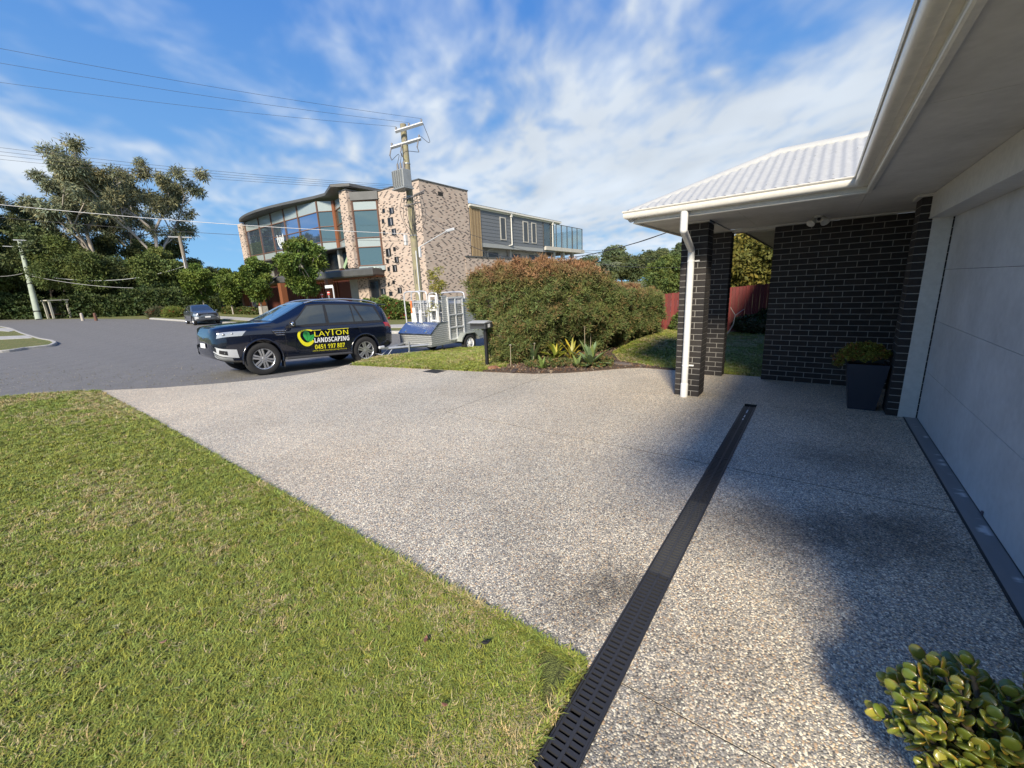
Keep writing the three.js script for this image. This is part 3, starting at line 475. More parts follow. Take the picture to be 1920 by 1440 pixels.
{ // brick tower, low side wall, parapet caps
  const w = obj('brick_tower', box(-31.5, XB, GB, 9.6, -26.8, ZB), M.facade, bld);
  obj('parapet_cap', [box(-31.5, XB + 0.05, 9.6, 9.68, -21.9, ZB + 0.05), box(XB - 0.25, XB + 0.05, 9.6, 9.68, -26.85, -21.9)], M.zinc, bld);
  obj('side_wall', box(-34, XB + 0.03, GB, 4.48, -47.4, -26.0), M.facade, bld);
  obj('wall_cap', box(XB - 0.3, XB + 0.1, 4.481, 4.56, -47.45, -25.95), M.zinc, bld);
  // slot windows scattered over the front of the tower
  const big = [[1580, 390, 0.52, 0.40], [1570, 497, 0.62, 0.56], [1603, 596, 0.5, 0.42], [1550, 797, 0.6, 0.56], [1630, 866, 0.46, 0.40], [1612, 951, 0.5, 0.48], [1500, 1176, 0.6, 0.46], [1572, 1197, 0.4, 0.3], [1660, 1165, 0.5, 0.4]];
  const small = [[1503, 390, 0.26, 0.26], [1497, 493, 0.26, 0.26], [1508, 607, 0.28, 0.26], [1608, 762, 0.27, 0.25], [1540, 880, 0.28, 0.26], [1552, 957, 0.27, 0.26], [1600, 1085, 0.28, 0.24], [1552, 1105, 0.22, 0.24]];
  for (const [a, b, ww, hh] of [...big, ...small]) {
    const p = hitZ(...z2(a, b), ZB), f = obj('slot_window', [box(p.x - ww / 2 - 0.02, p.x - ww / 2, p.y - hh / 2, p.y + hh / 2, ZB - 0.15, ZB + 0.03), box(p.x + ww / 2, p.x + ww / 2 + 0.02, p.y - hh / 2, p.y + hh / 2, ZB - 0.15, ZB + 0.03), box(p.x - ww / 2 - 0.02, p.x + ww / 2 + 0.02, p.y + hh / 2, p.y + hh / 2 + 0.03, ZB - 0.15, ZB + 0.03), box(p.x - ww / 2 - 0.02, p.x + ww / 2 + 0.02, p.y - hh / 2 - 0.03, p.y - hh / 2, ZB - 0.15, ZB + 0.03)], M.bronze, bld);
    obj('pane', box(p.x - ww / 2, p.x + ww / 2, p.y - hh / 2, p.y + hh / 2, ZB + 0.002, ZB + 0.006), M.darkGlass, f);
    if (ww > 0.45) obj('sash', box(p.x + ww * 0.02, p.x + ww * 0.16, p.y - hh * 0.42, p.y + hh * 0.42, ZB + 0.008, ZB + 0.012), mat([0.3, 0.3, 0.32], 0.5), f);
  }
  const v = hitX(760 + 350 / 5.333, 320 + 232 / 5.333, XB), vent = obj('wall_vent', [box(XB, XB + 0.02, v.y - 0.14, v.y + 0.14, v.z - 0.25, v.z + 0.25)], M.dark, bld);
}
{ // grey clad wing with its screen, boards, windows and gutter
  const zA = -28.26, zE = -38.2, n = 9, y0 = 5.72, y1 = 8.36, bh = (y1 - y0) / n;
  obj('wing_body', box(-33.5, XB - 0.03, 5.4, 8.45, -40.6, -26.81), M.clad, bld);
  const cl = part('cladding', bld);
  for (let i = 0; i < n; i++) obj('board', extr([[0, 0], [0.034, 0.0], [0.016, bh - 0.012], [0, bh - 0.012]], zA - zE).translate(XB - 0.03, y0 + i * bh, zE), M.clad, cl);
  obj('wing_soffit', [extr([[0, 0], [0.03, 0.33], [-1.3, 0.12], [-1.3, 0]], zA - zE).translate(XB - 0.03, 5.38, zE)], mat([0.34, 0.35, 0.35], 0.8), bld);
  for (const [a, b, c, d] of [[598, 220, 668, 525], [928, 285, 990, 565], [1052, 305, 1105, 577]]) {
    const p = hitX(...z5(a, b), XB), q = hitX(...z5(c, d), XB), za = p.z, zb = q.z - 0.1, yt = 8.0, yb = 6.2;
    const f = obj('window', [box(XB, XB + 0.05, yt, yt + 0.09, zb - 0.09, za + 0.09), box(XB, XB + 0.05, yb - 0.09, yb, zb - 0.09, za + 0.09), box(XB, XB + 0.05, yb, yt, za, za + 0.09), box(XB, XB + 0.05, yb, yt, zb - 0.09, zb)], M.render, bld);
    obj('pane', box(XB + 0.012, XB + 0.018, yb, yt, zb, za), mat([0.05, 0.055, 0.06], 0.25), f);
  }
  const scr = part('batten_screen', bld), bm = [[0.33, 0.24, 0.135], [0.40, 0.30, 0.18], [0.28, 0.20, 0.115]].map((c) => mat(c, 0.7, 0, { map: grainT }));
  for (let i = 0; i < 11; i++) { const z = -26.92 - i * 0.122; obj('batten', box(XB - 0.02, XB + 0.06, 4.57, 8.43, z - 0.072, z), bm[i % 3], scr); }
  const gt = mat([0.66, 0.64, 0.58], 0.5);
  obj('wing_gutter', [box(XB - 0.05, XB + 0.22, 8.5, 8.64, -41.8, -26.82), box(XB - 0.04, XB + 0.03, 8.37, 8.5, -41.7, -26.82)], gt, bld);
  obj('wing_roof', extr([[0, 0], [-9, 0.55], [-9, 0.6], [0.1, 0.06]], 15).translate(XB + 0.1, 8.62, -41.8), M.zinc, bld);
  for (const [z, yb] of [[-32.55, 5.75], [-40.05, 5.95]]) { const d = obj('downpipe', [rod(V3(XB + 0.1, yb, z), V3(XB + 0.1, 8.5, z), 0.055), box(XB + 0.02, XB + 0.2, 8.2, 8.5, z - 0.1, z + 0.1)], gt, bld); if (z > -35) obj('offset_pipe', [rod(V3(XB + 0.1, yb, z), V3(XB - 0.8, 5.25, z + 2.6), 0.05), rod(V3(XB - 0.8, 5.25, z + 2.6), V3(XB - 0.8, 4.5, z + 2.6), 0.05)], gt, d); }
  // recessed floor behind the side wall
  obj('terrace_wall', box(-33, XB - 0.95, 4.3, 5.6, -40.2, -26.85), M.render, bld);
  for (const [a, b] of [[-28.6, -29.55], [-30.2, -31.6], [-33.7, -35.25], [-37.0, -38.4]]) { const f = obj('terrace_window', [box(XB - 0.95, XB - 0.92, 4.4, 5.1, b - 0.05, a + 0.05)], M.bronze, bld); obj('pane', box(XB - 0.919, XB - 0.915, 4.4, 5.05, b, a), M.darkGlass, f); }
  obj('pier', [box(XB - 0.9, XB - 0.6, 4.4, 5.5, -33.4, -33.05), box(XB - 0.9, XB - 0.6, 4.4, 5.5, -28.5, -28.3)], M.render, bld);
  // balcony with glass screens
  obj('balcony_slab', extr([[-36.4, -38.0], [-24.4, -38.0], [XB + 0.1, -38.6], [XB + 0.1, -47.5], [-36.4, -47.5]].map(([x, z]) => [x, -z]), 0.34, 0.03).rotateX(-Math.PI / 2).translate(0, 5.6, 0), mat([0.62, 0.59, 0.52], 0.8, 0, { map: dirtT }), bld);
  for (const z of [-40.94, -43.07, -45.33]) obj('balcony_column', box(XB - 0.6, XB - 0.25, 4.48, 5.6, z - 0.2, z + 0.2), M.render, bld);
  const zs = [-38.3, -39.7, -40.95, -42.1, -43.4, -44.6, -45.85, -47.15], gl = mat([0.80, 0.86, 0.86], 0.04, 0, { transmission: 1, thickness: 0, ior: 1.45 });
  const sc = part('balcony_screen', bld);
  for (const z of zs) obj('post', [box(XB - 0.04, XB + 0.04, 5.95, 8.34, z - 0.035, z + 0.035)], M.bronze, sc);
  obj('rail', [box(XB - 0.03, XB + 0.03, 8.34, 8.39, -47.2, -40.9), box(XB - 0.03, XB + 0.03, 5.95, 6.0, -47.2, -38.3)], M.bronze, sc);
  for (let i = 0; i < zs.length - 1; i++) obj('pane', box(XB - 0.006, XB + 0.006, 6.02, i < 2 ? 8.2 : 8.33, zs[i + 1] + 0.05, zs[i] - 0.05), gl, sc);
  for (let i = 0; i < 5; i++) { const x = XB - 1.3 - i * 1.4; obj('post', box(x - 0.03, x + 0.03, 5.95, 8.34, -47.22, -47.16), M.bronze, sc); obj('pane', box(x + 0.05, x + 1.3, 6.02, 8.33, -47.195, -47.185), gl, sc); }
  obj('planter', [rbox(0.6, 0.5, 0.9, 0.04, XB - 0.6, 6.2, -39.0)], M.render, bld);
}
{ // glazed front: bays of mullions and panes between brick fins
  const zF = ZB + 0.0, front = part('glazed_front', bld);
  const top = 10.25, sill = 6.72, low = 6.02, tr = 9.35, mid = 8.05;
  // plan line of the glass: long bays, a fold back, a fold forward to the fin
  const plan = [[-53.0, zF], [-49.6, zF], [-46.7, zF], [-43.9, zF], [-41.2, zF], [-37.6, zF], [-36.2, zF - 0.9], [-33.1, zF + 0.1]];
  const tops = [10.35, 10.42, 10.45, 10.45, 10.4, 10.25, 10.2, 10.0];
  const quad = (a, b, y0, y1, ya = y1, off = 0) => { const g = new THREE.BufferGeometry(), P = [a[0], y0, a[1] + off, b[0], y0, b[1] + off, b[0], ya, b[1] + off, a[0], y0, a[1] + off, b[0], ya, b[1] + off, a[0], y1, a[1] + off]; g.setAttribute('position', new THREE.Float32BufferAttribute(P, 3)); g.computeVertexNormals(); return g; };
  plan.slice(0, -1).forEach((a, i) => {
    const b = plan[i + 1];
    obj('upper_pane', quad(a, b, tr, tops[i], tops[i + 1]), M.spandrel, front); obj('pane', quad(a, b, mid, tr), i >= 5 ? M.paneGreen : M.pane, front); obj('pane', quad(a, b, sill, mid), i === 0 || i >= 5 ? M.paneGreen : M.pane, front); obj('spandrel', quad(a, b, low, sill), M.spandrel, front);
    const A = V3(a[0], 0, a[1]), B = V3(b[0], 0, b[1]);
    for (const y of [tr, sill, low, ...(i > 1 ? [mid] : [])]) obj('transom', bar(V3(A.x, y, A.z + 0.03), V3(B.x, y, B.z + 0.03), 0.07, 0.07), M.mullion, front);
  });
  plan.forEach(([x, z], i) => obj('mullion', box(x - (i === 6 ? 0.2 : 0.06), x + (i === 6 ? 0.2 : 0.06), i === 6 ? GB + 4 : low, tops[i], z - 0.05, z + (i === 6 ? 0.2 : 0.09)), i === 6 ? M.timber : M.mullion, front));
  // roof blade: swells forward over the glass in a long bow
  const rp = [], N = 24; for (let i = 0; i <= N; i++) { const t = i / N; rp.push([lerp(-53.9, -37.5, t), -(zF + 0.2 + 1.15 * Math.sin(Math.PI * Math.pow(t, 0.8)))]); }
  rp.push([-35.9, -(zF + 0.1)], [-32.9, -(zF + 1.3)], [-31.6, -(zF + 0.4)], [-31.6, 25], [-53.9, 25]);
  obj('roof_blade', new THREE.ExtrudeGeometry(shapeOf(rp), { depth: 0.22, bevelEnabled: false }).rotateX(-Math.PI / 2).translate(0, 10.46, 0), M.zinc, bld);
  // fins of brick
  obj('brick_fin', box(-33.05, -31.98, 4.1, 10.2, zF - 1, zF + 0.55), M.facade, bld); obj('fin_cap', box(-33.1, -31.93, 10.2, 10.28, zF - 1, zF + 0.6), M.zinc, bld);
  obj('brick_fin', [box(-55.6, -54.3, GB, 9.75, zF - 3, zF - 0.3), box(-54.3, -53.1, GB, 10.3, zF - 3, zF + 0.3)], M.facade, bld); obj('downpipe', rod(V3(-54.3, GB, zF + 0.1), V3(-54.3, 9.6, zF + 0.1), 0.07), M.bronze, bld);
  // corner bay beside the tower
  const bay = part('bay_window', bld), bp = [[-31.98, zF + 0.15], [-30.35, zF + 1.2], [-28.75, zF + 0.02]];
  for (let i = 0; i < 2; i++) { const a = bp[i], b = bp[i + 1]; for (const [y0, y1, m] of [[4.1, 5.52, i ? M.paneGreen : M.pane], [5.52, 6.25, M.spandrel], [6.25, 8.3, i ? M.paneGreen : M.pane], [8.3, 9.0, M.spandrel]]) obj(m === M.spandrel ? 'spandrel' : 'pane', quad(a, b, y0, y1), m, bay); for (const y of [4.1, 5.52, 6.25, 8.3, 9.0]) obj('transom', bar(V3(a[0], y, a[1] + 0.03), V3(b[0], y, b[1] + 0.03), 0.07, 0.07), M.mullion, bay); }
  for (const [x, z] of bp) obj('mullion', box(x - 0.06, x + 0.06, 4.0, 9.1, z - 0.04, z + 0.09), M.mullion, bay);
  obj('bay_hood', new THREE.ExtrudeGeometry(shapeOf([[-32, -(zF + 0.1)], [-30.35, -(zF + 1.35)], [-28.55, -(zF + 0.1)], [-28.55, 21.9], [-32, 21.9]]), { depth: 0.6, bevelEnabled: false }).rotateX(-Math.PI / 2).translate(0, 9.05, 0), M.zinc, bay);
  obj('bay_base', new THREE.ExtrudeGeometry(shapeOf([[-32, -(zF + 0.1)], [-30.35, -(zF + 1.3)], [-28.6, -(zF + 0.1)], [-28.6, 21.9], [-32, 21.9]]), { depth: 0.35, bevelEnabled: false }).rotateX(-Math.PI / 2).translate(0, 3.7, 0), M.spandrel, bay);
  // crest on the third bay: a ring held by a wreath of leaves
  const cx = -45.25, cy = 7.58, cz = zF + 0.06, cm = mat([0.72, 0.76, 0.76], 0.6), cr = [new THREE.RingGeometry(0.34, 0.44, 28).translate(cx, cy + 0.12, cz), new THREE.CircleGeometry(0.3, 24).translate(cx, cy + 0.12, cz - 0.003)];
  for (const s of [-1, 1]) for (let k = 0; k < 5; k++) { const a = -1.35 + k * 0.48; cr.push(new THREE.CircleGeometry(0.16, 8).scale(0.45, 1.75, 1).rotateZ(-s * (0.15 + 0.05 * k)).translate(cx + s * Math.cos(a) * 0.66, cy + Math.sin(a) * 0.62 + 0.1, cz + 0.002 * k)); }
  cr.push(new THREE.CircleGeometry(0.12, 8).scale(2.6, 0.9, 1).translate(cx, cy - 0.62, cz + 0.004));
  const em = obj('crest', cr, cm, front); obj('crest_mark', [new THREE.CircleGeometry(0.07, 10).scale(0.8, 2.4, 1).rotateZ(-0.3).translate(cx, cy + 0.12, cz + 0.012), new THREE.RingGeometry(0.2, 0.23, 20).translate(cx, cy + 0.12, cz + 0.012)], mat([0.12, 0.15, 0.17], 0.6), em);
  // recessed floor under the glass, canopy and ground floor
  obj('recess_wall', [box(-53, -33, 3.9, 6.0, zF - 2.2, zF - 1.6)], M.zinc, bld);
  obj('recess_glass', [box(-52.5, -36.4, 4.4, 5.9, zF - 1.59, zF - 1.55)], M.darkGlass, bld);
  obj('recess_soffit', [box(-53, -33, 5.93, 6.0, zF - 1.7, zF + 0.08)], M.zinc, bld);
  for (const x of [-50.2, -47, -43.6, -40.3, -36.1]) obj('column', box(x - 0.16, x + 0.16, 4.3, 5.95, zF - 0.9, zF - 0.55), M.render, bld);
  const gs = obj('angled_strut', bar(V3(-35.4, 4.3, zF - 0.6), V3(-33.8, 5.95, zF - 0.6), 0.3, 0.2), mat([0.30, 0.42, 0.24], 0.7), bld);
  const cp = [], M2 = 20; for (let i = 0; i <= M2; i++) { const t = i / M2; cp.push([lerp(-60, -28.3, t), -(zF + lerp(0.6, 1.5, t) + 1.3 * Math.sin(Math.PI * t))]); } cp.push([-28.9, 21.7], [-60, 21.7]);
  const can = obj('canopy', new THREE.ExtrudeGeometry(shapeOf(cp), { depth: 0.42, bevelEnabled: true, bevelThickness: 0.12, bevelSize: 0.2, bevelOffset: -0.2, bevelSegments: 2 }).rotateX(-Math.PI / 2).translate(0, 3.35, 0), M.zinc, bld);
  obj('canopy_soffit', new THREE.ExtrudeGeometry(shapeOf(cp.map(([x, y]) => [x, y + 0.35])), { depth: 0.04, bevelEnabled: false }).rotateX(-Math.PI / 2).translate(0, 3.18, 0), M.timber, can);
  for (const [x, z] of [[-33.6, 2.2], [-40.5, 2.9], [-46, 2.6], [-52, 1.8]]) { const c = obj('timber_post', box(x - 0.28, x + 0.28, 1.2, 3.2, zF + z - 0.25, zF + z + 0.25), M.timber, bld); obj('post_base', extr([[-0.5, 0], [0.5, 0], [0.3, 1.5], [-0.3, 1.5]], 0.6).translate(x, GB, zF + z - 0.3), M.concrete, c); }
  obj('ground_wall', [box(-60, -34.6, GB, 3.3, zF - 1.2, zF - 0.9)], mat([0.16, 0.045, 0.028], 0.7, 0, { map: dirtT }), bld);
  for (let i = 0; i < 16; i++) obj('slat', box(-45 + i * 0.5, -44.86 + i * 0.5, GB, 3.2, zF - 0.88, zF - 0.8), M.timber, bld);
  obj('ground_wall', [box(-34.6, -32.6, GB, 3.4, zF - 0.8, zF - 0.4)], M.render, bld);
  obj('brick_fin', [box(-32.5, -31.0, GB, 3.7, zF - 0.8, zF + 0.2)], M.facade, bld);
  const dw = obj('glass_door', box(-30.95, -29.6, GB, 3.0, zF + 0.02, zF + 0.08), M.bronze, bld); obj('pane', box(-30.8, -29.75, GB + 0.1, 2.85, zF + 0.085, zF + 0.09), M.darkGlass, dw);
}

// ───────────── vehicles ─────────────
// a body lofted through stations: each row is x, half width, sill, belt, top, half width of the roof edge, drop of the roof edge
function carBody(rows, N = 64) {
  const xs = rows.map((r) => r[0]), tan = rows.map((r, i) => rows[0].map((_, k) => { const a = rows[Math.max(0, i - 1)], b = rows[Math.min(rows.length - 1, i + 1)]; return (b[k] - a[k]) / (b[0] - a[0] || 1); }));
  const at = (x) => {
    let i = 0; while (i < xs.length - 2 && x < xs[i + 1]) i++;
    const h = xs[i + 1] - xs[i], t = clamp((x - xs[i]) / h), t2 = t * t, t3 = t2 * t;
    return rows[0].map((_, k) => { const a = rows[i][k], b = rows[i + 1][k], dl = (b - a) / h; let ma = tan[i][k], mb = tan[i + 1][k]; if (ma * dl < 0) ma = 0; if (mb * dl < 0) mb = 0; if (Math.abs(ma) > 3 * Math.abs(dl)) ma = 3 * dl; if (Math.abs(mb) > 3 * Math.abs(dl)) mb = 3 * dl; return (2 * t3 - 3 * t2 + 1) * a + (t3 - 2 * t2 + t) * h * ma + (-2 * t3 + 3 * t2) * b + (t3 - t2) * h * mb; });
  };
  const sec = (x) => {
    const [, w, b, s, t, wr, dr] = at(x), g = [[0, b], [w - 0.10, b], [w - 0.025, b + 0.05], [w - 0.004, b + 0.2], [w + 0.006, lerp(b, s, 0.62)], [w - 0.004, s - 0.13], [w - 0.02, s - 0.035], [w - 0.055, s]];
    const e = [wr, t - dr]; g.push([lerp(w - 0.055, e[0], 0.5) + 0.012, lerp(s, e[1], 0.5)], e, [wr - 0.07, t - dr * 0.28], [wr * 0.5, t - dr * 0.05], [0, t]); return g;
  };
  const S = (x, k) => { const g = sec(x), i = Math.min(g.length - 2, Math.floor(k)), f = k - i; return [lerp(g[i][0], g[i + 1][0], f), lerp(g[i][1], g[i + 1][1], f)]; };
  const x0 = xs[0], x1 = xs[xs.length - 1], P = [], I = [], ring = 24;
  const st = []; for (let i = 0; i <= N; i++) { const t = i / N; st.push(lerp(x0, x1, t - 0.055 * Math.sin(2 * Math.PI * t) * 1.0)); }
  for (const x of st) { const g = sec(x), full = [...g.map(([z, y]) => [-z, y]), ...g.slice(1, -1).reverse().map(([z, y]) => [z, y])]; for (const [z, y] of full) P.push(x, y, z); }
  for (let i = 0; i < N; i++) for (let k = 0; k < ring; k++) { const a = i * ring + k, b = i * ring + (k + 1) % ring, c = a + ring, d = b + ring; I.push(a, c, b, b, c, d); }
  const cap = (o, flip) => { const c = P.length / 3; let y = 0; for (let k = 0; k < ring; k++) y += P[(o + k) * 3 + 1]; P.push(P[o * 3], y / ring, 0); for (let k = 0; k < ring; k++) { const a = o + k, b = o + (k + 1) % ring; flip ? I.push(c, b, a) : I.push(c, a, b); } };
  cap(0, false); cap(N * ring, true);
  const g = new THREE.BufferGeometry(); g.setAttribute('position', new THREE.Float32BufferAttribute(P, 3)); g.setIndex(I); g.computeVertexNormals(); g.setAttribute('uv', new THREE.BufferAttribute(new Float32Array(P.length / 3 * 2), 2));
  return { geo: g, S, x0, x1 };
}
// a piece of skin laid on the body: corners give x at the bottom and top edges, k runs over the section
function skin(S, [xb0, xb1, xt0, xt1], k0, k1, side, off = 0.004, nu = 14, nv = 6, cross = false) {
  const P = [], UV = [], I = [];
  for (let j = 0; j <= nv; j++) for (let i = 0; i <= nu; i++) {
    const u = i / nu, v = j / nv, x = lerp(lerp(xb0, xb1, u), lerp(xt0, xt1, u), v), k = lerp(k0, k1, v), e = 0.01;
    const [z, y] = S(x, k), a = S(x, k + 0.02), b = S(x, k - 0.02), c = S(x + e, k), d = S(x - e, k);
    const n = V3(c[0] ? 2 * e : 2 * e, c[1] - d[1], c[0] - d[0]).cross(V3(0, a[1] - b[1], a[0] - b[0])).normalize(); if (n.z < -0.001 && n.y <= 0.9 && n.z < 0) n.negate(); if (n.y < -0.3 && n.z < 0.3) n.negate();
    P.push(x + n.x * off, y + n.y * off, side * (z + n.z * off)); UV.push(side < 0 ? u : 1 - u, v);
  }
  for (let j = 0; j < nv; j++) for (let i = 0; i < nu; i++) { const a = j * (nu + 1) + i, b = a + nu + 1; I.push(a, a + 1, b, a + 1, b + 1, b); }
  const g = new THREE.BufferGeometry(); g.setAttribute('position', new THREE.Float32BufferAttribute(P, 3)); g.setAttribute('uv', new THREE.Float32BufferAttribute(UV, 2)); g.setIndex(I); g.computeVertexNormals(); return g;
}
function acrossSkin(S, xa, xb, k0, off = 0.004, n = 20, m = 10) {   // windscreens: across the car from edge to edge
  const P = [], I = [];
  for (let j = 0; j <= m; j++) for (let i = 0; i <= n; i++) { const s = i / n * 2 - 1, k = lerp(12, k0, Math.abs(s)), x = lerp(xa, xb, j / m), [z, y] = S(x, k); const a = S(x + 0.02, k), b = S(x - 0.02, k), nn = V3(-(a[1] - b[1]), 0.04, 0).normalize(); P.push(x + nn.x * off, y + nn.y * off, Math.sign(s || 1) * z); }
  for (let j = 0; j < m; j++) for (let i = 0; i < n; i++) { const a = j * (n + 1) + i, b = a + n + 1; I.push(a, b, a + 1, a + 1, b, b + 1); }
  const g = new THREE.BufferGeometry(); g.setAttribute('position', new THREE.Float32BufferAttribute(P, 3)); g.setIndex(I); g.computeVertexNormals(); return g;
}
function cutWheels(geo, axles, r, wIn, wOut, y) {
  const ev = new Evaluator(); ev.attributes = ['position', 'normal', 'uv']; ev.useGroups = false; let b = new Brush(geo); b.updateMatrixWorld();
  for (const x of axles) for (const s of [-1, 1]) { const c = new Brush(new THREE.CylinderGeometry(r, r, wOut - wIn, 36).rotateX(Math.PI / 2)); c.position.set(x, y, s * (wIn + wOut) / 2); c.updateMatrixWorld(); b = ev.evaluate(b, c, SUBTRACTION); }
  return b.geometry;
}
function wheel(parent, x, y, z, side, R, W, rimR, style, mRim) {
  const t = part('wheel', parent); t.position.set(x, y, z); if (side > 0) t.rotation.y = Math.PI;   // outer face towards -z
  const h = W / 2, prof = [[rimR, -h * 0.8], [rimR + 0.02, -h * 0.95], [R * 0.8, -h], [R * 0.94, -h * 0.93], [R * 0.99, -h * 0.72], [R, -h * 0.4], [R, h * 0.4], [R * 0.99, h * 0.72], [R * 0.94, h * 0.93], [R * 0.8, h], [rimR, h * 0.8]].map(([a, b]) => new THREE.Vector2(a, b));
  obj('tyre', new THREE.LatheGeometry(prof, 48).rotateX(Math.PI / 2), M.rubber, t);
  const g = [new THREE.LatheGeometry([[rimR * 1.0, -h * 0.86], [rimR * 1.02, -h * 0.9], [rimR * 0.95, -h * 0.84], [rimR * 0.9, -h * 0.4], [rimR * 0.9, h * 0.6]].map(([a, b]) => new THREE.Vector2(a, b)), 40).rotateX(Math.PI / 2)];
  const zf = -h * 0.66;
  if (style === 'twin') {
    for (let i = 0; i < 6; i++) for (const o of [-1, 1]) { const a = i * Math.PI / 3 + 0.3; const s = extr([[rimR * 0.16, o * 0.008], [rimR * 0.16, o * 0.036], [rimR * 0.95, o * 0.052], [rimR * 0.95, o * 0.016]], 0.022, 0.004).translate(0, 0, -0.02); s.rotateZ(a).translate(0, 0, zf); g.push(s); }
    g.push(new THREE.CylinderGeometry(rimR * 0.27, rimR * 0.3, 0.03, 24).rotateX(Math.PI / 2).translate(0, 0, zf - 0.004), new THREE.CylinderGeometry(rimR * 0.12, rimR * 0.14, 0.02, 16).rotateX(Math.PI / 2).translate(0, 0, zf - 0.026));
  } else {
    const d = new THREE.Shape(); d.absarc(0, 0, rimR * 0.93, 0, Math.PI * 2); for (let i = 0; i < style; i++) { const a = i / style * Math.PI * 2, hp = new THREE.Path(); hp.absellipse(Math.cos(a) * rimR * 0.62, Math.sin(a) * rimR * 0.62, rimR * 0.17, rimR * 0.13, 0, Math.PI * 2, true, a); d.holes.push(hp); }
    g.push(new THREE.ExtrudeGeometry(d, { depth: 0.012, bevelEnabled: false, curveSegments: 24 }).translate(0, 0, zf), new THREE.CylinderGeometry(rimR * 0.22, rimR * 0.26, 0.05, 16).rotateX(Math.PI / 2).translate(0, 0, zf - 0.02));
  }
  obj('rim', g, mRim, t);
  obj('brake_disc', new THREE.CylinderGeometry(rimR * 0.86, rimR * 0.86, 0.02, 28).rotateX(Math.PI / 2).translate(0, 0, zf + 0.07), M.black, t);
  return t;
}
M.navy = mat([0.005, 0.008, 0.020], 0.2, 0.2, { clearcoat: 1, clearcoatRoughness: 0.03 });
M.carGlass = mat([0.030, 0.038, 0.040], 0.03, 0, { clearcoat: 1, clearcoatRoughness: 0.01, ior: 1.6 });
M.screenGlass = mat([0.05, 0.10, 0.16], 0.03, 0.25, { clearcoat: 1, clearcoatRoughness: 0.01, ior: 1.7 });
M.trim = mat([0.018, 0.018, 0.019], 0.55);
M.lamp = mat([0.50, 0.52, 0.53], 0.1, 0.5, { clearcoat: 1, clearcoatRoughness: 0.03 });
M.redLamp = mat([0.32, 0.008, 0.012], 0.12, 0, { clearcoat: 1, clearcoatRoughness: 0.03 });
function seam(S, x0, x1, k0, k1, side, n = 10) { const pts = []; for (let i = 0; i <= n; i++) { const t = i / n, x = lerp(x0, x1, t), [z, y] = S(x, lerp(k0, k1, t)); pts.push(V3(x, y, side * (z + 0.0005))); } return new THREE.TubeGeometry(new THREE.CatmullRomCurve3(pts), n * 2, 0.004, 4, false); }
